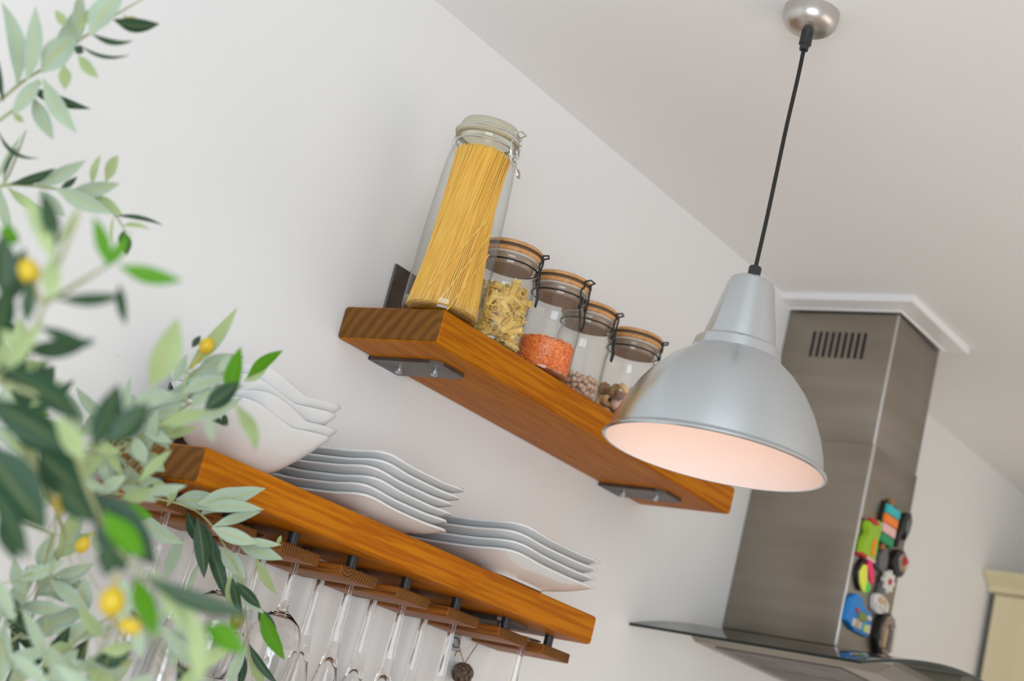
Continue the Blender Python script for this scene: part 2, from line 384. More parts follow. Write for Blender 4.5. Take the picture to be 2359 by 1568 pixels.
# bundle core keeps light from leaking between strands
lathe(bm, [(0, .012), (.053, .012), (.046, .09), (.041, .16), (.038, .22), (.038, .291), (0, .293)], 32)
for i in range(820):
    a = rng.random() * 2 * PI
    rb = .060 * math.sqrt(rng.uniform(.72, 1)) if i < 640 else .06 * math.sqrt(rng.random())
    rt = .0465 * math.sqrt(rng.uniform(.72, 1)) if i < 640 else .045 * math.sqrt(rng.random())
    tw = rng.gauss(.95, .05) + .25 * math.sin(3 * a)
    sh = V((.0, .0, 0))
    A = V((rb * math.cos(a), rb * math.sin(a), .0125 + rng.random() * .002))
    B = V((rt * math.cos(a + tw), rt * math.sin(a + tw), .297 + rng.uniform(-.004, .004)))
    strand(bm, A, B, .00105, 4, (rng.gauss(0, .0004), rng.gauss(0, .0004), 0))
o = obj('spaghetti', bm, M['spag'], None, loc=(J1[0], J1[1], 0.0005))
setp(o, 'dense bundle of yellow spaghetti standing in the tall glass jar', 'pasta', kind='stuff')
vd = V((-.70, -.58, 0)).normalized(); vr = V((.63, -.78, 0)).normalized()
for (s0, z0, s1, z1, dd) in ((-.030, .060, .034, .150, .0585), (-.008, .035, .046, .132, .052), (.010, .028, .052, .100, .050)):
    bm = BM(); f0 = math.sqrt(max(0, .0625 ** 2 - s0 ** 2)); f1 = math.sqrt(max(0, .0605 ** 2 - s1 ** 2))
    strand(bm, vr * s0 + vd * f0 + V((0, 0, z0 - .025)), vr * s1 + vd * f1 + V((0, 0, z1 + .02)), .0014, 4)
    o = obj('spaghetti_strand', bm, M['spag'], None, loc=(J1[0], J1[1], 0.0005))
    setp(o, 'loose spaghetti strand leaning slantwise against the front glass of the tall jar', 'pasta', 'loose spaghetti strands in the tall jar')

# four smaller jars with wooden lids
JS = [(.195, -.163), (.337, -.174), (.480, -.142), (.622, -.157)]
jl = ['clear glass jar of ruffled pasta with wooden lid, beside the tall spaghetti jar',
      'clear glass jar of orange red lentils with wooden lid and black clasp',
      'clear glass jar holding pale chickpeas, between the lentil jar and the nut jar',
      'clear glass jar of mixed nuts with wooden lid, nearest the grey pendant lamp']
def small_jar():
    r = root('glass_jar', (0, 0, .0005), '', 'jar', 'glass storage jars on the upper shelf')
    bm = BM(); lathe(bm, [(0, .004), (.036, .003), (.042, 0), (.046, 0), (.0495, .004), (.051, .012), (.051, .118), (.0498, .128), (.047, .137), (.0462, .143), (.0468, .150), (.0498, .154), (.0512, .158), (.0508, .163), (.048, .166)], 64)
    obj('body', bm, M['glass'], r)
    bm = BM(); lathe(bm, [(0, .006), (.042, .0065), (.047, .009), (.0485, .012)], 48)
    obj('inner_base', bm, M['glass'], r)
    bm = BM(); lathe(bm, [(0, .146), (.040, .146), (.0425, .149), (.0425, .166), (.0515, .1665), (.0533, .169), (.0533, .1725), (.0512, .1745), (.0512, .178), (.0535, .1795), (.0533, .184), (.050, .1865), (0, .187)], 64)
    for f in bm.faces:
        c = f.calc_center_median(); rr = math.hypot(c.x, c.y)
        if .174 < c.z < .1795 and rr > .049: f.material_index = 1
        if c.z < .166 and rr < .043: f.material_index = 2
    l = obj('lid', bm, [M['lidwood'], M['gasket'], M['lidunder']], r); l['label'] = 'pale wooden lid with a dark groove'
    bm = BM(); lathe(bm, [(.0425, .163), (.0495, .163), (.0495, .1662), (.0425, .1662)], 48, close=True)
    obj('seal', bm, M['seal'], r)
    neck_wire(r, .0503, .1505, M['black'], .0015)
    return r
first = None
for k, (x, y) in enumerate(JS):
    if first is None: first = small_jar(); jr = first; proto = [c for c in first.children]
    else:
        jr = first.copy(); C.objects.link(jr)
        for ch in proto:
            c = ch.copy(); C.objects.link(c); c.parent = jr
    jr.location = (x, y, .0005); jr['label'] = jl[k]
    wire_clasp(jr, PR + (-.12, -.62, -.28, -.10)[k], .0505, .180, .1505, M['black'], .00165, .0125, .042, .004)

# contents: ruffled pasta pieces
def campanelle():
    bm = BM(); n = 28; rows = []
    prof = [(.0056, -.0165, .10), (.0060, -.014, .05), (.0060, -.009, .0), (.0062, -.001, .0), (.0066, .006, .03), (.0078, .0115, .10), (.0092, .0155, .16)]
    for off in (0, -.0011):
        for (r, z, rf) in (prof if off == 0 else prof[::-1]):
            rows.append([bm.verts.new(((r + off) * (1 + rf * math.cos(7 * a)) * math.cos(a), (r + off) * (1 + rf * math.cos(7 * a)) * math.sin(a), z + rf * .012 * math.sin(7 * a + 1))) for a in [2 * PI * q / n for q in range(n)]])
    for a, b in zip(rows, rows[1:] + rows[:1]):
        for q in range(n): bm.faces.new((a[q], a[(q + 1) % n], b[(q + 1) % n], b[q]))
    return bm
def fill(proto_fn, mats, name, label, cat, group, centre, rin, z0, z1, count, mind, seed, tilt=1.2, top=None, outer=.0):
    """individual pieces packed in a jar, mostly against the glass"""
    rg = random.Random(seed); pts = []; tries = 0
    while len(pts) < count and tries < 40000:
        tries += 1
        r = rin * math.sqrt(rg.uniform(outer, 1)); a = rg.random() * 2 * PI; z = rg.uniform(z0, z1)
        p = V((r * math.cos(a), r * math.sin(a), z))
        if all((p - q).length > mind for q in pts): pts.append(p)
    obs = []
    for i, p in enumerate(pts):
        if i == 0 or True:
            if i < len(mats):
                o = obj(name, proto_fn(), mats[i])
            else:
                o = obs[i % len(mats)].copy(); C.objects.link(o)
        o.location = (centre[0] + p.x, centre[1] + p.y, p.z)
        o.rotation_euler = (rg.uniform(-tilt, tilt), rg.uniform(-tilt, tilt), rg.uniform(0, 6.28))
        setp(o, label, cat, group); obs.append(o)
    return obs
fill(campanelle, [M['pasta']], 'ruffled_pasta', 'yellow ruffled pasta piece heaped inside the wooden-lidded jar next to the spaghetti', 'pasta', 'ruffled pasta pieces in a jar', JS[0], .0385, .016, .108, 150, .0122, 5, 2.4, outer=.25)
# lentils
bm = BM(); rg = random.Random(9)
lathe(bm, [(0, .010), (.043, .010), (.0465, .016), (.0468, .061), (.040, .064), (0, .066)], 48)
for i in range(2600):
    a = rg.random() * 2 * PI
    if i < 1900: p = V((.0472 * math.cos(a), .0472 * math.sin(a), rg.uniform(.010, .063)))
    else:
        r = .047 * math.sqrt(rg.random()); p = V((r * math.cos(a), r * math.sin(a), .0645 + rg.uniform(-.002, .002)))
    u = V((rg.gauss(0, 1), rg.gauss(0, 1), rg.gauss(0, 1))).normalized(); v = u.orthogonal().normalized(); t = u.cross(v)
    R = .0021; top = bm.verts.new(p + u * .0009); bot = bm.verts.new(p - u * .0009)
    rg_ = [bm.verts.new(p + (v * math.cos(q * PI / 3) + t * math.sin(q * PI / 3)) * R) for q in range(6)]
    for q in range(6):
        bm.faces.new((rg_[q], rg_[(q + 1) % 6], top)); bm.faces.new((rg_[(q + 1) % 6], rg_[q], bot))
setp(obj('red_lentils', bm, M['lentil'], loc=(JS[1][0], JS[1][1], .0005)), 'bed of split orange red lentils filling the bottom third of a jar', 'lentils', kind='stuff')
# chickpeas
def chickpea():
    bm = BM(); bmesh.ops.create_icosphere(bm, subdivisions=2, radius=.0054)
    for v in bm.verts:
        d = v.co.normalized()
        v.co *= 1 + .05 * math.sin(d.x * 9) - (.10 if abs(d.x) < .22 and d.z > 0 else 0)
        if d.z > .85: v.co.z += .0014
    return bm
fill(chickpea, [M['pea']], 'chickpea', 'small round beige chickpea among those lying in the half empty jar', 'chickpea', 'chickpeas in the glass jar', JS[2], 0.0425, .0135, .048, 210, .0094, 11, 3, outer=.0)
# mixed nuts
def cashew():
    bm = BM(); pts = [V((.0095 * math.cos(a), .0095 * math.sin(a), 0)) for a in [(-.35 + 1.75 * k / 8) * 1.6 for k in range(9)]]
    tube(bm, pts, [.0022, .0038, .0048, .0052, .0050, .0046, .0042, .0036, .0020], 10); return bm
def almond():
    bm = BM(); bmesh.ops.create_icosphere(bm, subdivisions=2, radius=1)
    for v in bm.verts:
        t = (v.co.z + 1) / 2; v.co = V((v.co.x * .0075 * (1 - .35 * t), v.co.y * .0048 * (1 - .35 * t), v.co.z * .013))
    return bm
def hazelnut():
    bm = BM(); bmesh.ops.create_icosphere(bm, subdivisions=2, radius=.0078)
    for v in bm.verts:
        if v.co.z > .006: v.co.z += .0018
    return bm
def walnut():
    bm = BM(); bmesh.ops.create_icosphere(bm, subdivisions=3, radius=.0105)
    for v in bm.verts:
        d = v.co.normalized(); v.co *= 1 + .14 * math.sin(d.x * 11 + 2 * math.sin(d.z * 7)) * math.cos(d.y * 9); v.co.y *= .65
    return bm
nut_pts = []
rg = random.Random(21); tries = 0
while len(nut_pts) < 110 and tries < 30000:
    tries += 1; r = .0395 * math.sqrt(rg.uniform(.2, 1)); a = rg.random() * 6.283; p = V((r * math.cos(a), r * math.sin(a), rg.uniform(.017, .066)))
    if all((p - q).length > .0138 for q in nut_pts): nut_pts.append(p)
kinds = {'cashew_nut': (cashew, M['cashew'], 'curved golden cashew lying among the mixed nuts in the jar', 'cashews in the nut jar'),
         'almond': (almond, M['almond'], 'dark brown almond lying among the mixed nuts in the jar', 'almonds in the nut jar'),
         'hazelnut': (hazelnut, M['hazel'], 'round pinkish peeled hazelnut among the mixed nuts in the jar', 'hazelnuts in the nut jar'),
         'walnut_half': (walnut, M['walnut'], 'wrinkled brown walnut half among the mixed nuts in the jar', 'walnut halves in the nut jar')}
cache = {}
for i, p in enumerate(nut_pts):
    k = ['cashew_nut', 'hazelnut', 'cashew_nut', 'almond', 'walnut_half', 'cashew_nut', 'hazelnut'][i % 7]
    fn, mm, lb, gp = kinds[k]
    if k not in cache: o = obj(k, fn(), mm); cache[k] = o
    else: o = cache[k].copy(); C.objects.link(o)
    o.location = (JS[3][0] + p.x, JS[3][1] + p.y, p.z); o.rotation_euler = (rg.uniform(0, 6.3), rg.uniform(0, 6.3), rg.uniform(0, 6.3)); o.scale = (1.22,) * 3
    setp(o, lb, 'nut', gp)

# ------------------------------------------------------------------ plates and bowls
def sq_r(th, n): return (abs(math.cos(th)) ** n + abs(math.sin(th)) ** n) ** (-1 / n)
def square_dish(half, prof, corner, n_out=7, n_in=3.2, sag=0.0, seg=96, th=.004):
    """prof: list of (rho, z); squareness and corner lift grow with rho"""
    bm = BM(); rows = []
    def row(rho, z, inset=0.0, dz=0.0):
        out = []
        for k in range(seg):
            a = 2 * PI * k / seg
            nn = n_in + (n_out - n_in) * rho ** 2
            r = sq_r(a, nn) * half * rho - inset
            c4 = abs(math.sin(2 * a)) ** 6
            out.append(bm.verts.new((r * math.cos(a), r * math.sin(a), z + dz + corner * c4 * rho ** 4 - sag * (1 - abs(math.sin(2 * a)) ** 1.2) * rho ** 4)))
        return out
    c0 = bm.verts.new((0, 0, prof[0][1] + .001)); 
    for rho, z in prof: rows.append(row(rho, z))
    rows.append(row(1.0, prof[-1][1], -.0008, th * .5))
    for rho, z in prof[::-1]: rows.append(row(rho, z, .0012 if rho > .9 else 0, th))
    c1 = bm.verts.new((0, 0, prof[0][1] + th))
    for k in range(seg):
        bm.faces.new((c0, rows[0][(k + 1) % seg], rows[0][k])); bm.faces.new((c1, rows[-1][k], rows[-1][(k + 1) % seg]))
    for a, b in zip(rows[:-1], rows[1:]):
        for k in range(seg): bm.faces.new((a[k], a[(k + 1) % seg], b[(k + 1) % seg], b[k]))
    return bm
ord_ = ['bottom', 'second from bottom', 'third from bottom', 'fourth from bottom', 'fifth from bottom', 'top']
def plate_mesh(half, h, name):
    prof = [(.30, .001), (.50, .0), (.54, .0005), (.56, .004), (.66, .008), (.80, .55 * h), (.92, .82 * h), (1.0, h)]
    return square_dish(half, prof, .004, n_out=9, th=.0038)
pl = None
for k in range(4):
    if pl is None: o = pl = obj('square_plate', plate_mesh(.1385, .026, 'p'), M['china'])
    else: o = pl.copy(); C.objects.link(o)
    o.location = (.381 + (.0, .001, -.003, .002)[k], -.1455 + (.0, .001, -.001, 0)[k], Z2 + .0005 + k * .0155); o.rotation_euler = (0, 0, (0, .01, -.012, .008)[k])
    setp(o, 'large square white plate, %s of the right-hand stack of four' % (['bottom', 'second from bottom', 'second from top', 'top'][k]), 'plate', 'large square plates stacked at the right of the lower shelf')
pl = None
for k in range(6):
    if pl is None: o = pl = obj('square_plate', plate_mesh(.111, .021, 'p'), M['china'])
    else: o = pl.copy(); C.objects.link(o)
    o.location = (.030 + (.0, .0, .006, .002, .014, .019)[k], -.1235 + (.0, .003, .001, .002, 0, .0)[k], Z2 + .0005 + k * .0146); o.rotation_euler = (0, 0, (0, -.02, .015, -.01, .01, 0)[k])
    setp(o, 'small square white plate, %s of the stack of six beside the bowls' % ord_[k], 'plate', 'small square plates stacked in the middle of the lower shelf')
bprof = [(.25, .0015), (.38, .0), (.41, .001), (.50, .010), (.62, .022), (.76, .040), (.88, .058), (1.0, .078)]
bw = None
for k, (rz, dx, dy) in enumerate(((0, 0, 0), (.13, .010, -.003), (-.07, .004, .003), (.05, .008, .002))):
    if bw is None: o = bw = obj('square_bowl', square_dish(.101, bprof, .003, 6, 2.4, .010, th=.0038), M['china'])
    else: o = bw.copy(); C.objects.link(o)
    o.location = (-.262 + dx, -.128 + dy, Z2 + .0005 + k * .0175); o.rotation_euler = (0, 0, rz)
    setp(o, 'deep white square bowl with wavy rim, %s of its stack' % ['bottom', 'second from bottom', 'second from top', 'top'][k], 'bowl', 'white square bowls stacked on the lower shelf')

# ------------------------------------------------------------------ hanging glasses
def flute():
    bm = BM(); lathe(bm, [(0, .0036), (.006, .0034), (.020, .0020), (.031, .0012), (.0315, .0004), (.030, -.0002), (.018, -.0002), (.0085, -.003), (.0066, -.012), (.0064, -.035), (.0070, -.07), (.0086, -.10), (.0110, -.125),
                     (.0145, -.148), (.0205, -.175), (.0255, -.21), (.0275, -.25), (.0270, -.29), (.0245, -.325), (.0236, -.326), (.0232, -.325), (.0256, -.29), (.0262, -.25), (.0242, -.21), (.0192, -.178), (.012, -.150), (.0055, -.137), (0, -.133)], 40)
    return bm
def wineglass():
    bm = BM(); lathe(bm, [(0, .0036), (.006, .0034), (.020, .0020), (.0335, .0012), (.034, .0004), (.032, -.0002), (.018, -.0002), (.0085, -.003), (.0064, -.012), (.0060, -.04), (.0068, -.075), (.0095, -.090),
                     (.020, -.097), (.033, -.108), (.041, -.125), (.0435, -.147), (.0425, -.17), (.038, -.20), (.0345, -.215), (.0336, -.216), (.0332, -.215), (.0368, -.20), (.0413, -.17), (.0423, -.147), (.0398, -.126), (.032, -.1095), (.019, -.0985), (.006, -.094), (0, -.093)], 44)
    return bm
ZG = ZS0 + .0006
slots = [(-.334, -.192), (-.192, 0), ]
def gap(i): return (slx[i] + slx[i + 1]) / 2
gl = [(0, -.105, 'f', 'champagne flute with clear stem hanging from the leftmost slot of the rack'),
      (1, -.115, 'w', 'round-bowled wine glass hanging upside down, leftmost of the two, behind the olive leaves'),
      (1, -.035, 'f', 'champagne flute hanging behind the left round wine glass, close to the wall'),
      (2, -.103, 'w', 'round-bowled wine glass hanging upside down, the one showing right of the olive sprig'),
      (2, -.030, 'f', 'champagne flute hanging behind the right round wine glass, close to the wall'),
      (3, -.098, 'f', 'champagne flute hanging in front, first right of the round wine glass'),
      (3, -.033, 'f', 'champagne flute hanging at the back, first right of the round wine glass'),
      (4, -.098, 'f', 'champagne flute hanging in front in the middle slot, left of the hanging wicker ball'),
      (4, -.033, 'f', 'champagne flute hanging at the back in the middle slot, left of the hanging wicker ball'),
      (5, -.098, 'f', 'champagne flute hanging in front, its stem just left of the grey wall hook'),
      (5, -.033, 'f', 'champagne flute hanging at the back, its stem crossing the wicker ball'),
      (6, -.148, 'f', 'champagne flute hanging alone at the right end of the rack')]
protos = {}
for gi, y, k, lb in gl:
    nm = 'champagne_flute' if k == 'f' else 'wine_glass'
    if k not in protos: o = protos[k] = obj(nm, flute() if k == 'f' else wineglass(), M['crystal'], ang=50)
    else: o = protos[k].copy(); C.objects.link(o)
    o.location = (gap(gi), y, ZG); setp(o, lb, 'glass', 'stemware hanging from the rack')

# hook, twine and wicker ball on the wall
h = root('wall_hook', (.502, -.001, -.462), 'small grey adhesive hook with dark wire on the wall under the rack', 'hook')
bm = BM(); box(bm, (-.019, -.004, -.016), (.019, 0, .014), 0, .002, 2); obj('pad', bm, M['hookpad'], h)
bm = BM(); tube(bm, smooth_path([(-.010, -.005, .006), (.004, -.006, .008), (.011, -.008, .0), (.006, -.010, -.008), (-.006, -.010, -.009), (-.010, -.009, -.004)], 5), .0011, 6); obj('wire', bm, M['black'], h)
hb = root('hanging_ball', (.524, -.024, -.513), 'brown wicker ball hanging on jute twine from the wall hook', 'ornament')
bm = BM(); rg = random.Random(4)
bmesh.ops.create_icosphere(bm, subdivisions=2, radius=.0165)
for i in range(30):
    ax = V((rg.gauss(0, 1), rg.gauss(0, 1), rg.gauss(0, 1))).normalized(); u = ax.orthogonal().normalized(); v = ax.cross(u); R = .0185 + rg.uniform(-.001, .0012)
    tube(bm, [(u * math.cos(t) + v * math.sin(t)) * R + ax * .003 * math.sin(3 * t) for t in [2 * PI * q / 20 for q in range(20)]], .0011, 5, closed=True)
obj('ball', bm, M['wicker'], hb)
bm = BM(); tube(bm, smooth_path([(0, 0, .018), (-.006, .004, .026), (-.020, .016, .058)], 4), .0009, 6)
tube(bm, smooth_path([(0, 0, .018), (.012, .006, .030), (.045, .018, .062)], 4), .0009, 6)
tube(bm, smooth_path([(-.012, .008, .038), (-.020, .010, .034), (-.022, .010, .026)], 4), .0015, 6); obj('twine', bm, M['twine'], hb)
bm = BM(); tube(bm, smooth_path([at(u, v, d) for u, v, d in ((-60, 1325, 2.47), (60, 1365, 2.49), (215, 1402, 2.52), (330, 1440, 2.54), (480, 1500, 2.57))], 5), .0013, 6)
setp(obj('copper_cord', bm, M['copper']), 'thin copper coloured cord running across the wall behind the olive leaves', 'cord')

# ------------------------------------------------------------------ pendant lamp
LX, LY = .1545, -.671
lp = root('pendant_lamp', (LX, LY, ZC), 'silver metal pendant lamp with bell shade, lit, hanging from the ceiling on a black cord', 'lamp')
bm = BM(); lathe(bm, [(0, -.0005), (.044, -.0005), (.0445, -.012), (.043, -.022), (.037, -.031), (.028, -.036), (.010, -.038), (0, -.038)], 48)
obj('ceiling_cup', bm, M['nickel'], lp)
bm = BM(); lathe(bm, [(0, -.036), (.0095, -.036), (.0100, -.060), (.0075, -.062), (.0070, -.070), (0, -.070)], 24); obj('cord_grip', bm, M['blackp'], lp)
zt = .128 - ZC
bm = BM(); tube(bm, smooth_path([(0, 0, -.066), (.001, 0, -.12), (.006, .004, -.20), (.0035, .002, -.27), (.0045, .002, -.36), (0, 0, zt)], 8), .0033, 10); obj('cord', bm, M['black'], lp)
z0 = -ZC
bm = BM(); lathe(bm, [(0, z0 + .118), (.0095, z0 + .118), (.0100, z0 + .1385), (.0088, z0 + .141), (0, z0 + .141)], 24); obj('socket_cap', bm, M['blackp'], lp)
prof = [(.0090, .121), (.028, .1195), (.0335, .116), (.0365, .108), (.0555, .020), (.0560, .017), (.0610, .0155), (.0655, .011), (.0690, -.004), (.0745, -.010), (.095, -.026), (.117, -.050), (.135, -.078), (.149, -.108), (.158, -.135), (.1620, -.155), (.1655, -.1585), (.1685, -.161), (.1690, -.1635), (.1665, -.1655), (.1635, -.1648)]
inn = [(.1605, -.158), (.1560, -.135), (.147, -.108), (.133, -.078), (.115, -.051), (.093, -.028), (.070, -.012), (.052, -.002), (.020, .002), (0, .002)]
bm = BM(); lathe(bm, [(r, z0 + z) for r, z in prof], 96)
sh = obj('shade', bm, M['alu'], lp, ang=25)
bm = BM(); lathe(bm, [(r, z0 + z) for r, z in [(.1635, -.1648)] + inn], 96)
li = obj('lining', bm, M['shade_in'], sh); li['label'] = 'pale shade lining glowing warm pink from the bulb'
bm = BM(); lathe(bm, [(0, z0 - .092), (.012, z0 - .090), (.021, z0 - .080), (.025, z0 - .066), (.022, z0 - .050), (.013, z0 - .034), (.0115, z0 - .018), (0, z0 - .018)], 24)
be = mat('glowing_bulb', (1, .8, .6), .5); be.node_tree.nodes['Principled BSDF'].inputs['Emission Color'].default_value = (1, .66, .45, 1); be.node_tree.nodes['Principled BSDF'].inputs['Emission Strength'].default_value = 6.9
obj('bulb', bm, be, lp)

# ------------------------------------------------------------------ cooker hood
hd = root('cooker_hood', (1.5645, 0, -.222), 'stainless steel cooker hood with tall chimney and curved glass canopy on the wall', 'cooker hood')
hz = .222; hx = -1.5645
def hbox(bm, x0, x1, y0, y1, z0_, z1_, **k): return box(bm, (x0 + hx, y0, z0_ + hz), (x1 + hx, y1, z1_ + hz), **k)
bm = BM(); hbox(bm, XC0, XC1, YC, -.0005, -.222, .240, bev=.0025, seg=2); ch = obj('chimney', bm, M['steel'], hd, ang=60)
bm = BM(); hbox(bm, XC0 + .003, XC1 - .003, YC + .003, -.0005, .238, .5535, bev=.0025, seg=2); cu = obj('chimney_extension', bm, M['steel'], hd, ang=60)
bm = BM(); hbox(bm, XC0 - .0006, XC0 + .009, YC - .0012, YC + .004, -.221, .240, bev=.002, seg=2); obj('corner_highlight_strip', bm, M['steel_highlight'], ch)['label'] = 'folded corner edge with its highlight painted in'
bm = BM(); hbox(bm, XC0 + .0024, XC0 + .009, YC + .0018, YC + .007, .240, .5530, bev=.002, seg=2); obj('corner_highlight_strip', bm, M['steel_highlight'], cu)['label'] = 'folded corner edge with its highlight painted in'
for k in range(9):
    bm = BM(); y = -.078 - k * .0163
    hbox(bm, XC0 + .0022, XC0 + .008, y - .0042, y + .0042, .440, .504, bev=.0008, seg=1); obj('vent_slot', bm, M['void'], cu)['label'] = 'dark vertical vent slot'
# arched glass canopy
bm = BM(); NX, NY = 40, 10; gx0, gx1 = 1.062, 2.067; gt = .006
def gpt(i, j, top):
    s = -1 + 2 * i / NX; x = (gx0 + gx1) / 2 + s * (gx1 - gx0) / 2
    z = -.2225 - .074 * s * s
    yf = -.53 - .035 * (1 - s * s); y = yf * j / NY - .001
    return V((x + hx, y, z + hz - (0 if top else gt)))
T = [[bm.verts.new(gpt(i, jj, 1)) for jj in range(NY + 1)] for i in range(NX + 1)]
B = [[bm.verts.new(gpt(i, jj, 0)) for jj in range(NY + 1)] for i in range(NX + 1)]
for i in range(NX):
    for jj in range(NY):
        bm.faces.new((T[i][jj], T[i + 1][jj], T[i + 1][jj + 1], T[i][jj + 1])); bm.faces.new((B[i][jj], B[i][jj + 1], B[i + 1][jj + 1], B[i + 1][jj]))
    f = bm.faces.new((T[i][NY], T[i + 1][NY], B[i + 1][NY], B[i][NY])); f.material_index = 1
    f = bm.faces.new((T[i][0], B[i][0], B[i + 1][0], T[i + 1][0])); f.material_index = 1
for i in (0, NX):
    for jj in range(NY): f = bm.faces.new((T[i][jj], T[i][jj + 1], B[i][jj + 1], B[i][jj])); f.material_index = 1
obj('glass_canopy', bm, [M['hoodglass'], M['glassedge']], hd, ang=40)['label'] = 'curved smoked glass canopy with dark edge'
# body below the glass
bm = BM()
lo_ = [(1.335, -.002), (1.335, -.36), (1.36, -.43), (1.77, -.43), (1.795, -.36), (1.795, -.002)]
up_ = [(1.30, -.002), (1.30, -.40), (1.33, -.475), (1.80, -.475), (1.83, -.40), (1.83, -.002)]
def zt_(x): s = (x - 1.5645) / .5025; return -.2295 - .074 * s * s
r0 = [bm.verts.new((x + hx, y, zt_(x) + hz)) for x, y in up_]; r1 = [bm.verts.new((x + hx, y, -.258 + hz)) for x, y in up_]; r2 = [bm.verts.new((x + hx, y, -.276 + hz)) for x, y in lo_]
for a, b in ((r0, r1), (r1, r2)):
    for k in range(6): bm.faces.new((a[k], a[(k + 1) % 6], b[(k + 1) % 6], b[k]))
bm.faces.new(r2)
hbody = obj('hood_body', bm, M['steel'], hd, ang=20)
for k in range(2):
    bm = BM(); x0 = 1.36 + k * .21; hbox(bm, x0, x0 + .20, -.35, -.04, -.2785, -.2755, bev=.001, seg=1); obj('grease_filter', bm, M['bracket'], hbody)

# fridge magnets on the chimney's front face
MY = YC - .0015
def magnet(x, z, label, sx=1.6, sz=1.0):
    r = root('fridge_magnet', (x, MY, z), label, 'magnet', 'souvenir magnets on the cooker hood'); r.scale = (sx, 1, sz); return r
def extr(name, pts, y0, y1, m, parent, bev=.0012):
    """outline in local x,z extruded in depth from y0 (back) to y1 (front)"""
    bm = BM(); a = [bm.verts.new((x, y0, z)) for x, z in pts]; b = [bm.verts.new((x, y1, z)) for x, z in pts]
    bm.faces.new(a); bm.faces.new(b[::-1]); n = len(pts)
    for k in range(n): bm.faces.new((a[k], b[k], b[(k + 1) % n], a[(k + 1) % n]))
    if bev:
        es = [e for e in bm.edges if all(abs(v.co.y - y1) < 1e-6 for v in e.verts)]
        bmesh.ops.bevel(bm, geom=es, offset=bev, segments=2, profile=.5, affect='EDGES')
    return obj(name, bm, m, parent, ang=50)
def blob(n, rx, rz, fn, cx=0, cz=0):
    return [(cx + rx * fn(2 * PI * k / n) * math.cos(2 * PI * k / n), cz + rz * fn(2 * PI * k / n) * math.sin(2 * PI * k / n)) for k in range(n)]
cm = lambda n, c, r=.4: mat(n, c, r)
mk = cm('magnet_black', (.012, .012, .013)); teal = cm('magnet_teal', (.02, .48, .50)); ora = cm('magnet_orange', (.92, .22, .01)); pnk = cm('magnet_pink', (.85, .50, .48)); grn = cm('magnet_green', (.0, .27, .10))
lime = cm('magnet_lime', (.30, .52, .01)); red = cm('magnet_red', (.50, .01, .02)); yel = cm('magnet_yellow', (.80, .82, .08)); hot = cm('magnet_hot_pink', (.90, .02, .15)); gr2 = cm('magnet_leaf_green', (.04, .70, .06))
blu = cm('magnet_blue', (.01, .22, .62)); wht = cm('magnet_white', (.70, .66, .62)); gry = cm('magnet_grey', (.12, .12, .13)); brn = noise_col(cm('magnet_brown', (.2, .14, .1)), (.06, .04, .03), (.50, .38, .30), (220, 220, 220), 2)
woodm = cm('magnet_stick', (.38, .14, .04)); olv = cm('magnet_olive', (.20, .26, .03)); skn = cm('magnet_tan', (.60, .42, .22))
o1 = magnet(1.560, .092, 'striped magnet of teal, orange, pink and green blocks on a stick', 2.0)
extr('back_plate', [(-.017, -.052), (.015, -.052), (.018, .045), (-.013, .045)], 0, -.008, mk, o1)
for k, mm in enumerate((grn, pnk, ora, teal)):
    z = -.040 + k * .0225; extr('block', [(-.017 + k * .0012, z - .0105), (.016 + k * .0012, z - .0105), (.016 + k * .0012, z + .0095), (-.017 + k * .0012, z + .0095)], -.008, -.017, mm, o1)
extr('stick', [(-.003, -.064), (.003, -.064), (.004, .056), (-.002, .056)], -.001, -.0105, woodm, o1)
o2 = magnet(1.486, .034, 'lime green figure-shaped magnet with red cap and feet', 1.8)
extr('body', [(-.020, -.040), (.019, -.040), (.020, -.012), (.016, .004), (.021, .018), (.017, .034), (.019, .046), (.006, .047), (-.003, .038), (-.016, .034), (-.018, .022), (-.012, .008), (-.020, -.010)], 0, -.015, lime, o2)
extr('cap', blob(16, .013, .006, lambda a: 1, -.006, .037), -.010, -.019, red, o2)
extr('stripe', [(.002, -.036), (.010, -.036), (.010, .002), (.003, .004)], -.012, -.0165, ora, o2, 0)
extr('foot', [(-.020, -.047), (-.004, -.047), (-.004, -.040), (-.020, -.040)], 0, -.014, red, o2)
extr('foot', [(-.002, -.047), (.020, -.047), (.020, -.040), (-.002, -.040)], 0, -.015, pnk, o2)
o3 = magnet(1.498, -.050, 'egg-shaped magnet striped hot pink, yellow and green', 1.5)
egg = lambda a: 1 + .10 * math.sin(a)
extr('base', blob(28, .026, .036, egg), 0, -.009, mk, o3)
extr('yellow_stripe', [(-.024, .002), (-.016, .022), (-.006, .024), (.004, -.006), (.006, -.034), (-.004, -.034), (-.017, -.020)], -.009, -.014, yel, o3)
extr('pink_stripe', [(-.003, .036), (.008, .036), (.020, .020), (.025, .0), (.020, -.014), (.012, -.004), (.004, .012), (-.006, .024)], -.009, -.014, hot, o3)
extr('green_stripe', [(.006, -.006), (.018, -.016), (.014, -.030), (.002, -.035), (.001, -.020)], -.009, -.0145, gr2, o3)
o4 = magnet(1.504, -.134, 'bright blue magnet with a beach scene and two peaks', 1.95)
extr('base', [(-.030, -.026), (-.010, -.040), (.028, -.040), (.031, .004), (.026, .016), (.012, .014), (.002, .022), (-.004, .036), (-.018, .038), (-.029, .022)], 0, -.013, blu, o4)
for k in range(6):
    extr('house', [(-.018 + k * .008, -.032), (-.012 + k * .008, -.032), (-.012 + k * .008, -.016 + .003 * (k % 2)), (-.018 + k * .008, -.016 + .003 * (k % 2))], -.013, -.0155, [wht, skn, pnk, teal, yel, wht][k], o4, 0)
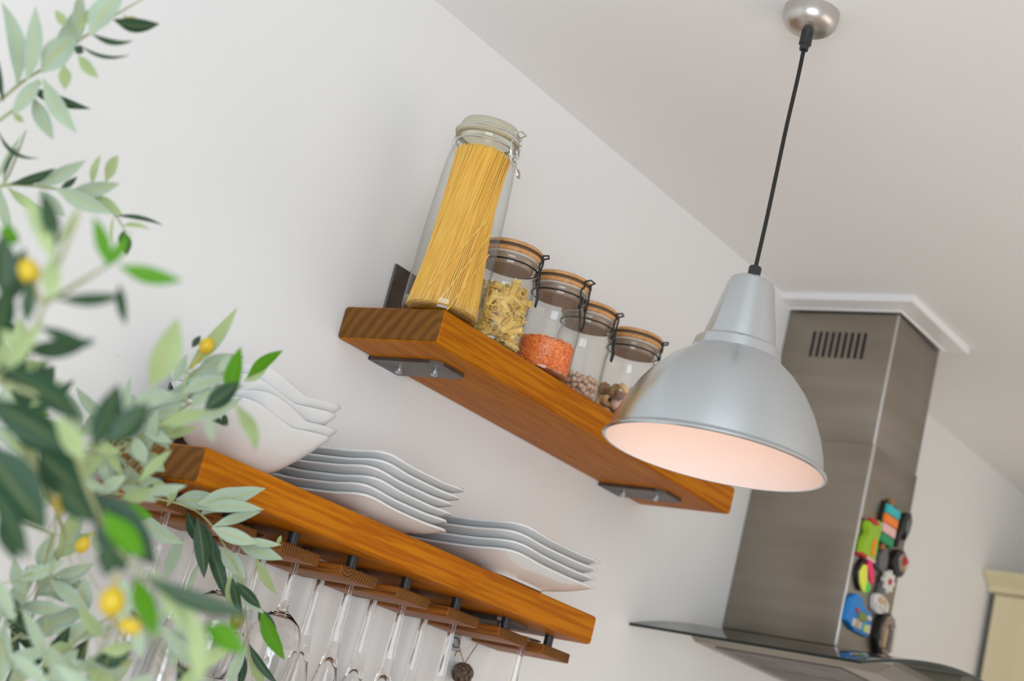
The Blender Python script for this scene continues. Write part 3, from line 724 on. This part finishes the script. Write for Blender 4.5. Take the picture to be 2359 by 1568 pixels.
extr('palm', blob(14, .012, .010, lambda a: 1 + .2 * math.cos(5 * a), .004, -.004), -.013, -.016, olv, o4, 0)
extr('boat', blob(10, .004, .005, lambda a: 1, -.012, .004), -.013, -.016, red, o4, 0)
extr('cloud', blob(10, .006, .005, lambda a: 1, .022, .002), -.013, -.015, wht, o4, 0)
o5 = magnet(1.608, -.038, 'white flower magnet with a red centre', 1.5)
extr('stem', [(-.018, -.030), (-.003, -.026), (.003, .0), (-.014, -.002)], 0, -.010, gry, o5)
extr('petals', blob(48, .021, .027, lambda a: .72 + .28 * abs(math.cos(4 * a)), .004, .006), -.006, -.014, wht, o5, 0)
extr('centre', blob(12, .005, .007, lambda a: 1, .004, .006), -.014, -.017, red, o5, 0)
o6 = magnet(1.600, -.088, 'cream white cluster magnet below the flower magnet', 1.5)
extr('base', blob(24, .028, .021, lambda a: 1 + .10 * math.sin(3 * a + 1)), 0, -.011, wht, o6)
for k in range(5): extr('bead', blob(10, .006, .006, lambda a: 1, -.016 + k * .008, (-.006, .007, -.004, .006, -.007)[k]), -.011, -.015, skn if k % 2 else wht, o6, 0)
o7 = magnet(1.642, .090, 'black crescent-shaped magnet near the right edge of the chimney', 1.1)
extr('crescent', [(-.020, -.040), (-.022, -.010), (-.012, .025), (.004, .050), (.022, .054), (.034, .036), (.030, .010), (.018, -.012), (.006, .012), (-.006, -.010), (-.010, -.036)], 0, -.012, mk, o7)
extr('inlay', blob(14, .010, .018, lambda a: 1, .014, .020), -.011, -.014, gry, o7, 0)
o8 = magnet(1.570, .006, 'small dark grey magnet between the green figure and the round magnet', 1.1)
extr('base', blob(18, .020, .026, lambda a: 1 + .06 * math.sin(5 * a)), 0, -.012, gry, o8)
o9 = magnet(1.658, .022, 'round dark magnet with a red and tan figure on it', 1.15)
extr('base', blob(24, .030, .032, lambda a: 1), 0, -.012, mk, o9)
extr('ring', blob(20, .020, .021, lambda a: 1, .004, .003), -.012, -.016, brn, o9, 0)
extr('figure', blob(12, .010, .010, lambda a: 1 + .15 * math.cos(3 * a), .010, .008), -.016, -.020, red, o9, 0)
extr('face', blob(12, .006, .006, lambda a: 1, .012, -.004), -.016, -.021, skn, o9, 0)
o10 = magnet(1.650, -.148, 'large ornate brown relief magnet at the bottom of the chimney', 1.3)
extr('base', blob(30, .032, .050, lambda a: 1 + .05 * math.sin(6 * a)), 0, -.012, mk, o10)
extr('relief', blob(30, .028, .045, lambda a: 1 + .06 * math.sin(7 * a), .003, 0), -.012, -.018, brn, o10)
for k in range(4): extr('tower', [(-.016 + k * .011, -.030), (-.009 + k * .011, -.030), (-.009 + k * .011, .008 + .010 * (k % 2)), (-.012 + k * .011, .016 + .010 * (k % 2)), (-.016 + k * .011, .008 + .010 * (k % 2))], -.018, -.022, [skn, gry, brn, wht][k], o10, 0)

# ------------------------------------------------------------------ wall cabinet at the far right
cb = root('wall_cabinet', (2.93, 0, .283), 'cream painted wall cabinet with cornice at the far right', 'cabinet')
bm = BM(); box(bm, (.022, -.95, -.85), (.345, -.012, -.012), 0, .002, 1); obj('carcass', bm, mat('carcass_gap_shade', (.10, .09, .07), .6), cb, smooth=False)  # carcass coloured dark, painting the shade in the gaps beside the doors
for k in range(2):
    bm = BM(); y1 = -.024 - k * .46; box(bm, (0, y1 - .452, -.84), (.020, y1, -.056), 0, .003, 2); d = obj('door', bm, M['cream'], cb, smooth=False)
bm = BM(); sec = [(.345, -.052), (-.004, -.052), (-.010, -.046), (-.012, -.034), (-.040, -.020), (-.062, -.010), (-.068, -.006), (-.068, 0), (.345, 0)]
a = [bm.verts.new((x, -.004, z)) for x, z in sec]; b = [bm.verts.new((x, -.96, z)) for x, z in sec]
bm.faces.new(a); bm.faces.new(b[::-1])
for k in range(len(sec)): bm.faces.new((a[k], b[k], b[(k + 1) % len(sec)], a[(k + 1) % len(sec)]))
obj('cornice', bm, M['cream'], cb, ang=30)

# ------------------------------------------------------------------ olive tree in the foreground
def leaf_mat(name, top, under, rib, rough=.4, trans=.0):
    m = mat(name, top, rough + .08, Specular_IOR_Level=.28); n, l, b = nodes(m)
    ge = n.new('ShaderNodeNewGeometry'); uv = n.new('ShaderNodeUVMap'); sp = n.new('ShaderNodeSeparateXYZ'); l.new(uv.outputs[0], sp.inputs[0])
    s = n.new('ShaderNodeMath'); s.operation = 'SUBTRACT'; s.inputs[1].default_value = .5; l.new(sp.outputs[0], s.inputs[0]); rb = n.new('ShaderNodeMapRange'); rb.inputs[3].default_value = .22; rb.inputs[4].default_value = 1; l.new(ge.outputs['Backfacing'], rb.inputs[0]); rk = n.new('ShaderNodeMath'); rk.operation = 'MULTIPLY'; l.new(rb.outputs[0], rk.inputs[1])
    ab = n.new('ShaderNodeMath'); ab.operation = 'ABSOLUTE'; l.new(s.outputs[0], ab.inputs[0])
    mr = n.new('ShaderNodeMapRange'); mr.inputs[1].default_value = .03; mr.inputs[2].default_value = .09; mr.inputs[3].default_value = .75; mr.inputs[4].default_value = 0; l.new(ab.outputs[0], mr.inputs[0])
    nz = n.new('ShaderNodeTexNoise'); nz.inputs['Scale'].default_value = 25; tc = n.new('ShaderNodeTexCoord'); l.new(tc.outputs['Object'], nz.inputs[0])
    hs = n.new('ShaderNodeMix'); hs.data_type = 'RGBA'; l.new(nz.outputs[0], hs.inputs[0]); hs.inputs[6].default_value = (*[c * .8 for c in under], 1); hs.inputs[7].default_value = (*[min(1, c * 1.2) for c in under], 1)
    m1 = n.new('ShaderNodeMix'); m1.data_type = 'RGBA'; l.new(ge.outputs['Backfacing'], m1.inputs[0]); m1.inputs[6].default_value = (*top, 1); l.new(hs.outputs[2], m1.inputs[7])
    m2 = n.new('ShaderNodeMix'); m2.data_type = 'RGBA'; l.new(mr.outputs[0], rk.inputs[0]); l.new(rk.outputs[0], m2.inputs[0]); l.new(m1.outputs[2], m2.inputs[6]); m2.inputs[7].default_value = (*rib, 1)
    l.new(m2.outputs[2], b.inputs['Base Color'])
    if trans:
        tr = n.new('ShaderNodeBsdfTranslucent'); l.new(m2.outputs[2], tr.inputs[0]); ms = n.new('ShaderNodeMixShader'); ms.inputs[0].default_value = trans
        l.new(b.outputs[0], ms.inputs[1]); l.new(tr.outputs[0], ms.inputs[2]); l.new(ms.outputs[0], n['Material Output'].inputs[0])
    return m
ML = [leaf_mat('olive_leaf', (.020, .058, .024), (.36, .45, .33), (.42, .42, .16), .38),
      leaf_mat('bright_green_olive_leaf', (.085, .27, .004), (.10, .28, .006), (.25, .45, .06), .45, .25),  # saturated green on both faces, slightly translucent
      leaf_mat('light_olive_leaf', (.22, .34, .10), (.36, .46, .22), (.42, .42, .16), .5, .15)]
MB = noise_col(mat('olive_twig', (.30, .33, .14), .6), (.24, .24, .09), (.38, .42, .22), (30, 30, 30), 3)
MO = mat('ripe_olive', (.62, .42, .01), .3); MO2 = mat('green_olive', (.16, .17, .01), .3)
tree = root('olive_tree', (-1.42, -.72, ZF), 'artificial olive tree with grey-green leaves and small yellow olives in the left foreground', 'plant')
TO = V(tree.location)
bm = BM(); lathe(bm, [(0, .0), (.15, .0), (.16, .01), (.20, .34), (.205, .36), (.19, .36), (.185, .32), (0, .32)], 40); obj('planter', bm, mat('planter_clay', (.35, .33, .31), .7), tree)
bm = BM(); trunk = smooth_path([(0, 0, .30), (.03, .02, .7), (-.02, .0, 1.05), (.02, .03, 1.35), (.0, .0, 1.75), (.03, .02, 2.1)], 6)
tube(bm, trunk, [.024 - .014 * k / (len(trunk) - 1) for k in range(len(trunk))], 10); obj('trunk', bm, mat('olive_bark', (.20, .17, .12), .8), tree)
rl = random.Random(12)
def leaf(bm, uvl, a, b, width, side, bend=0.0, tilt=None, mi=0):
    """one lanceolate leaf from a to b; side 'u' shows its underside to the room, 't' its top"""
    L = (b - a).length; ax = (b - a).normalized(); v = (CAM - a).normalized()
    n = (v - ax * v.dot(ax)).normalized(); sd = ax.cross(n)
    tl = rl.uniform(-.5, .5) if tilt is None else tilt
    nn = n * math.cos(tl) + sd * math.sin(tl)
    if side == 't': nn = -nn
    wv = nn.cross(ax).normalized(); ns = 9
    prof = [0.10, .42, .78, .97, 1.0, .90, .70, .40, .03]
    rows = []; cup = .10
    for k in range(ns):
        t = k / (ns - 1); c = a + ax * L * t + sd * bend * L * 4 * t * (1 - t) * .5 - nn * L * .10 * (t * t) * (1 if side == 't' else .6)
        hw = width * .5 * prof[k] / max(.55, math.cos(tl))
        rows.append([bm.verts.new(c + wv * hw * s + nn * abs(s) * hw * cup * 2) for s in (-1, -.5, 0, .5, 1)])
    for k in range(ns - 1):
        for q in range(4):
            f = bm.faces.new((rows[k][q], rows[k][q + 1], rows[k + 1][q + 1], rows[k + 1][q])); f.material_index = mi
            for lp_, (qq, kk) in zip(f.loops, ((q, k), (q + 1, k), (q + 1, k + 1), (q, k + 1))): lp_[uvl].uv = (qq / 4, kk / (ns - 1))
def branch(stems, leaves, olives, dist, twigs=(), rstem=.0016):
    """stems: lists of (u, v, d); leaves: (u0, v0, u1, v1, width_px, type, bend[, d]); olives: (u, v, r_px, stretch, d, kind, stalk u, v)"""
    bm = BM()
    for st in stems:
        pts = smooth_path([at(*p) - TO for p in st], 5); n = len(pts)
        tube(bm, pts, [rstem * (1.5 - 1.0 * k / n) for k in range(n)], 7)
    # limb from the trunk to the start of the spray
    p0 = at(*stems[0][0]) - TO; tz = min(2.0, max(.8, p0.z - .22)); lb = smooth_path([V((.0, .01, tz)), V((p0.x * .45, p0.y * .45, tz + (p0.z - tz) * .75)), p0], 8)
    tube(bm, lb, [.0075 - (.0075 - rstem * 1.5) * k / (len(lb) - 1) for k in range(len(lb))], 8)
    allp = [q for st in stems for q in smooth_path([at(*p) - TO for p in st], 5)]
    for lf in twigs:
        b = at(lf[0], lf[1], lf[7]) - TO; q = min(allp, key=lambda c: (c - b).length); mid = q.lerp(b, .6) + V((0, 0, -.004))
        tube(bm, smooth_path([q, mid, b], 3), .0007, 5)
    br = obj('branch', bm, MB, tree)
    bm = BM(); uvl = bm.loops.layers.uv.new('uv')
    for lf in leaves:
        u0, v0, u1, v1, wpx, ty = lf[:6]; bend = lf[6] if len(lf) > 6 else rl.uniform(-.12, .12); d = lf[7] if len(lf) > 7 else dist + rl.uniform(-.04, .04)
        a = at(u0, v0, d) - TO; b = at(u1, v1, d + rl.uniform(-.02, .02)) - TO
        mi = {'p': 0, 'd': 0, 'g': 1, 'l': 2}[ty]; side = {'p': 'u', 'd': 't', 'g': 't', 'l': 'u'}[ty]
        leaf_to(bm, uvl, a, b, wpx / FPX * d, side, bend, mi)
    fo = obj('foliage', bm, ML, br, ang=180, keep=True); fo['kind'] = 'stuff'
    for (u, v, r, st, d, kd, su, sv) in olives:
        bm = BM(); R = r / FPX * d; c = at(u, v, d) - TO; s = at(su, sv, d) - TO; dr = (c - s).normalized()
        bmesh.ops.create_uvsphere(bm, u_segments=16, v_segments=10, radius=R)
        q = dr.to_track_quat('Z', 'Y')
        for vv in bm.verts: vv.co = q @ V((vv.co.x, vv.co.y, vv.co.z * st)) + c
        tube(bm, [s, c - dr * R * st * .9], R * .18, 6, 1)
        obj('olive', bm, [MO if kd == 'y' else MO2, mat('olive_stalk', (.45, .36, .03), .5) if kd == 'y' else MB], br)['label'] = 'small yellow olive' if kd == 'y' else 'dark green olive'
def leaf_to(bm, uvl, a, b, w_, side, bend, mi):
    # positions are relative to the tree origin; the camera vector only decides which face is turned to the room
    global CAM
    keep = CAM; CAM = keep - TO
    leaf(bm, uvl, a, b, w_, side, bend, None, mi)
    CAM = keep
# spray reaching in at the top left
branch([[(-60, 275, 1.96), (10, 222, 1.96), (60, 182, 1.96), (120, 145, 1.96), (190, 88, 1.96), (270, 32, 1.96), (350, -15, 1.96)], [(-20, 290, 1.95), (40, 245, 1.95), (95, 190, 1.95)], [(-60, 470, 2.0), (10, 420, 2.0), (60, 300, 2.0)]],
 [(40, 198, 5, 0, 40, 'p', .15), (62, 186, 80, 15, 40, 'p', .08), (95, 167, 182, 85, 62, 'p', -.15), (118, 150, 185, 10, 48, 'p', .1), (185, 95, 190, -25, 30, 'p'), (207, 82, 285, -25, 56, 'p', -.1),
  (150, 62, 128, 22, 22, 'l'), (180, 75, 218, 15, 20, 'l'), (262, 45, 366, 50, 34, 'd', .22), (210, 76, 310, 98, 14, 'd', .2), (182, 102, 302, 130, 9, 'd', .25), (180, 128, 225, 178, 26, 'l'),
  (148, 150, 150, 206, 30, 'l'), (92, 182, 28, 264, 36, 'p', 0), (58, 198, 210, 248, 26, 'd', .1), (100, 182, 173, 304, 40, 'p', .08), (78, 225, 124, 319, 36, 'p', .08), (-2, 140, 12, 236, 14, 'd', .1),
  (30, 262, 56, 282, 16, 'l'), (-5, 298, 96, 368, 10, 'd', .35), (-8, 415, 50, 312, 14, 'p'), (8, 418, 48, 340, 9, 'd', -.2), (172, 108, 192, 122, 20, 'd')],
 [(305, 47, 10, 1.2, 1.96, 'y', 285, 35)], 1.96)
# spray at the middle left
branch([[(-60, 440, 2.0), (20, 425, 2.0), (80, 428, 2.0), (140, 436, 2.0), (200, 442, 2.0), (262, 492, 2.0), (290, 535, 2.0)]],
 [(25, 422, 132, 388, 22, 'd', .1), (78, 430, 198, 369, 34, 'p', .05), (140, 432, 176, 408, 16, 'd'), (160, 440, 276, 425, 36, 'p', .05), (128, 434, 256, 493, 40, 'p', .0), (212, 424, 230, 357, 18, 'l', -.1),
  (243, 418, 275, 357, 28, 'l'), (224, 448, 281, 492, 28, 'l', .1), (265, 497, 376, 517, 11, 'd', -.12), (278, 520, 345, 528, 12, 'l', -.2), (283, 532, 294, 584, 30, 'd'), (262, 497, 258, 560, 7, 'l', .1),
  (0, 432, 30, 545, 26, 'p', .1), (18, 432, 115, 495, 24, 'l', .1), (90, 440, 150, 500, 30, 'p')], [], 2.0)
# near, strongly blurred sprays
branch([[(-90, 930, 1.36), (40, 830, 1.38), (95, 720, 1.36), (118, 640, 1.36), (130, 560, 1.35)], [(-60, 900, 1.36), (10, 850, 1.36), (60, 760, 1.36)], [(120, 640, 1.36), (180, 500, 1.34)], [(100, 700, 1.4), (200, 640, 1.4), (250, 610, 1.4)]],
 [(122, 600, 50, 450, 40, 'l', .1), (132, 565, 92, 440, 40, 'd', .05), (132, 565, 192, 468, 18, 'l'), (250, 612, 216, 500, 34, 'g', .05), (240, 615, 298, 535, 28, 'g'), (275, 612, 420, 645, 40, 'g', .08),
  (132, 688, 290, 672, 30, 'd', .12), (276, 655, 290, 745, 24, 'd'), (50, 802, 226, 788, 44, 'd', .08), (90, 752, 222, 790, 30, 'd', .1), (5, 680, 8, 540, 60, 'd'), (20, 700, 60, 570, 50, 'd'), (60, 745, 75, 640, 34, 'd'),
  (118, 690, 126, 590, 46, 'l'), (10, 560, 30, 520, 50, 'g'), (-10, 800, 20, 650, 60, 'd'), (5, 860, 100, 740, 40, 'l'), (0, 760, 60, 830, 40, 'l')],
 [(67, 625, 25, 1.3, 1.36, 'y', 96, 700)], 1.36)
branch([[(-80, 860, 1.32), (60, 900, 1.33), (150, 950, 1.34), (185, 1080, 1.34), (250, 1230, 1.35), (330, 1325, 1.35), (410, 1400, 1.36), (470, 1520, 1.37), (490, 1640, 1.37)], [(330, 1325, 1.35), (450, 1370, 1.38), (540, 1420, 1.4)], [(185, 1080, 1.34), (240, 1010, 1.36), (320, 960, 1.38)]],
 [(0, 850, 205, 965, 66, 'd', -.05), (-30, 920, 165, 1045, 80, 'd', -.05), (215, 1030, 268, 882, 66, 'd', .1), (-40, 1020, 115, 1215, 115, 'd', .05), (88, 1030, 205, 1140, 95, 'd', .1), (250, 1020, 342, 925, 66, 'd'),
  (175, 1130, 365, 1300, 90, 'd', -.1), (235, 1160, 285, 1320, 80, 'd'), (240, 1180, 330, 1290, 60, 'g'), (-20, 1120, 75, 1290, 46, 'd'), (330, 1325, 590, 1412, 44, 'd', .12), (310, 1330, 355, 1460, 50, 'g'), (470, 1440, 562, 1502, 56, 'g'),
  (350, 1310, 485, 1500, 44, 'l', .05), (440, 1400, 460, 1580, 44, 'l'), (40, 930, 120, 830, 46, 'd'), (-20, 860, 60, 850, 50, 'd'), (100, 1040, 20, 960, 60, 'd'), (190, 1060, 130, 960, 50, 'l'), (140, 1110, 210, 1200, 60, 'd'), (255, 1240, 240, 1330, 50, 'd'), (0, 1180, 40, 1300, 40, 'd')],
 [(190, 1255, 16, 1.3, 1.9, 'y', 215, 1225), (258, 1385, 30, 1.2, 1.36, 'y', 270, 1320), (300, 1442, 20, 1.35, 1.36, 'y', 262, 1430), (545, 1428, 16, 1.4, 1.9, 'g', 548, 1400), (150, 1155, 26, 1.2, 1.4, 'y', 175, 1130)], 1.34)
# cluster in front of the bowls
branch([[(-90, 1130, 1.9), (100, 1080, 1.95), (250, 1040, 2.0), (340, 1000, 2.05), (420, 940, 2.1), (490, 905, 2.15), (548, 868, 2.15)], [(430, 930, 2.1), (425, 870, 2.1), (440, 840, 2.1)]],
 [(345, 892, 412, 735, 66, 'l', .05, 1.55), (432, 850, 546, 712, 34, 'l', .05), (442, 800, 462, 772, 16, 'd'), (448, 862, 562, 822, 42, 'p', -.12), (462, 892, 545, 838, 32, 'p'), (528, 925, 552, 798, 40, 'g', -.05, 1.9), (570, 868, 650, 803, 28, 'g'), (562, 878, 618, 842, 24, 'l'),
  (350, 935, 500, 875, 36, 'p'), (420, 905, 520, 868, 32, 'p'), (440, 935, 505, 895, 34, 'p'), (470, 945, 552, 878, 46, 'd', 0, 1.85), (540, 930, 588, 1042, 34, 'l', -.2, 1.7), (482, 950, 488, 1022, 24, 'p', 0, 1.6), (310, 922, 402, 908, 40, 'p', 0, 1.7), (330, 962, 425, 925, 30, 'p'),
  (300, 1022, 442, 958, 28, 'l'), (455, 948, 520, 978, 18, 'd'), (515, 950, 524, 982, 14, 'd'), (380, 930, 460, 860, 34, 'p'), (370, 975, 480, 945, 34, 'l', 0, 1.7), (400, 880, 430, 815, 22, 'p'), (425, 905, 470, 840, 30, 'l'), (330, 950, 290, 900, 26, 'p'), (300, 990, 250, 930, 30, 'l'), (440, 965, 560, 915, 30, 'p', .1), (470, 910, 560, 890, 30, 'p'), (500, 860, 530, 815, 20, 'p')],
 [(476, 796, 17, 1.2, 2.1, 'y', 440, 850)], 2.1)
# the sharp hanging spray in front of the rack
branch([[(-90, 1110, 1.98), (20, 1112, 2.06), (120, 1120, 2.15), (250, 1135, 2.25), (340, 1145, 2.3), (420, 1162, 2.33), (475, 1195, 2.34), (525, 1270, 2.34), (560, 1350, 2.34), (568, 1440, 2.34), (585, 1600, 2.34)], [(560, 1350, 2.34), (600, 1400, 2.34), (630, 1450, 2.34)]],
 [(405, 1150, 500, 1142, 44, 'p', .1), (455, 1160, 576, 1122, 46, 'p', .1), (462, 1184, 609, 1122, 42, 'p', -.08), (455, 1172, 605, 1172, 30, 'p', -.1), (490, 1212, 602, 1176, 24, 'p'), (488, 1215, 595, 1250, 36, 'p', .05), (560, 1240, 648, 1252, 20, 'p', .1), (545, 1248, 650, 1285, 36, 'p', .05), (638, 1255, 647, 1232, 10, 'l'),
  (385, 1165, 411, 1123, 14, 'l'), (310, 1165, 424, 1252, 38, 'p', .22), (255, 1172, 352, 1190, 40, 'g', -.05, 1.9), (422, 1238, 380, 1335, 30, 'p', .05), (455, 1192, 468, 1330, 36, 'd', -.05), (432, 1180, 470, 1260, 34, 'd'), (482, 1222, 528, 1382, 34, 'd', .05), (508, 1262, 566, 1330, 38, 'p'), (540, 1292, 556, 1372, 34, 'p'),
  (590, 1285, 640, 1369, 24, 'l', .1), (528, 1320, 545, 1432, 24, 'l'), (545, 1340, 600, 1405, 26, 'd'), (602, 1405, 652, 1522, 36, 'g', .05), (595, 1400, 640, 1462, 30, 'd'), (560, 1352, 606, 1412, 26, 'p'), (572, 1480, 642, 1580, 20, 'd'), (572, 1500, 606, 1590, 28, 'l'), (568, 1490, 520, 1590, 28, 'p'), (560, 1500, 550, 1590, 20, 'd'), (460, 1290, 430, 1390, 14, 'p'), (535, 1330, 552, 1420, 22, 'd'), (470, 1200, 500, 1300, 24, 'd')], [], 2.34)
# lower left cluster and the leaves that fill the dense side of the crown
fill_l = []
rf = random.Random(31)
def scatter(n, x0, x1, y0, y1, d0, d1, types, w0=26, w1=46, l0=70, l1=130):
    for _ in range(n):
        u, v = rf.uniform(x0, x1), rf.uniform(y0, y1); a = rf.uniform(-2.6, .9); L = rf.uniform(l0, l1)
        fill_l.append((u, v, u + L * math.cos(a), v + L * math.sin(a), rf.uniform(w0, w1), rf.choice(types), rf.uniform(-.15, .15), rf.uniform(d0, d1)))
scatter(16, -20, 190, 960, 1180, 1.9, 2.1, 'pppl')
scatter(16, 180, 330, 1020, 1150, 1.9, 2.1, 'pppl', 20, 34, 60, 110)
scatter(14, 240, 430, 960, 1120, 2.0, 2.15, 'ppl', 22, 36, 60, 110)
scatter(12, -20, 120, 900, 1000, 1.6, 1.9, 'dpl')
scatter(26, -20, 330, 1430, 1600, 1.6, 2.0, 'pppdl', 30, 50, 80, 150)
scatter(10, -20, 120, 1290, 1450, 1.9, 2.1, 'pdp')
scatter(8, -20, 90, 800, 900, 1.7, 1.9, 'dlg')
scatter(6, 300, 500, 1500, 1600, 1.7, 1.9, 'pdl')
branch([[(-60, 1520, 2.0), (60, 1450, 2.05), (85, 1365, 2.1), (130, 1290, 2.1), (160, 1230, 2.1)], [(-60, 1640, 1.9), (120, 1520, 1.95), (220, 1440, 1.95), (300, 1400, 1.95)], [(-60, 980, 2.0), (100, 1020, 2.0), (250, 1080, 2.0), (330, 1130, 2.0)], [(120, 1230, 1.95), (105, 1290, 2.0), (80, 1360, 2.05)], [(130, 1180, 1.9), (150, 1240, 1.95), (135, 1290, 2.0)]],
 [(120, 1285, 212, 1228, 38, 'l', -.05), (218, 1222, 230, 1274, 24, 'p'), (85, 1362, 215, 1300, 28, 'p', .1), (82, 1372, 205, 1342, 34, 'p', -.1), (120, 1325, 215, 1298, 26, 'p'), (95, 1342, 118, 1290, 28, 'g'), (60, 1372, 30, 1290, 36, 'p'), (5, 1450, 62, 1300, 36, 'p'), (62, 1390, 30, 1500, 28, 'd', .1),
  (110, 1500, 10, 1580, 40, 'd'), (48, 1470, 205, 1398, 52, 'p'), (180, 1425, 196, 1328, 40, 'p', .1), (120, 1455, 262, 1442, 42, 'p'), (100, 1575, 165, 1440, 42, 'd'), (150, 1580, 205, 1470, 42, 'd'), (210, 1570, 305, 1520, 52, 'l'), (-10, 1560, 42, 1460, 42, 'd'), (20, 1580, 72, 1500, 36, 'p'), (150, 1255, 188, 1195, 30, 'p'), (135, 1260, 175, 1170, 34, 'l')] + fill_l,
 [], 2.05, fill_l)
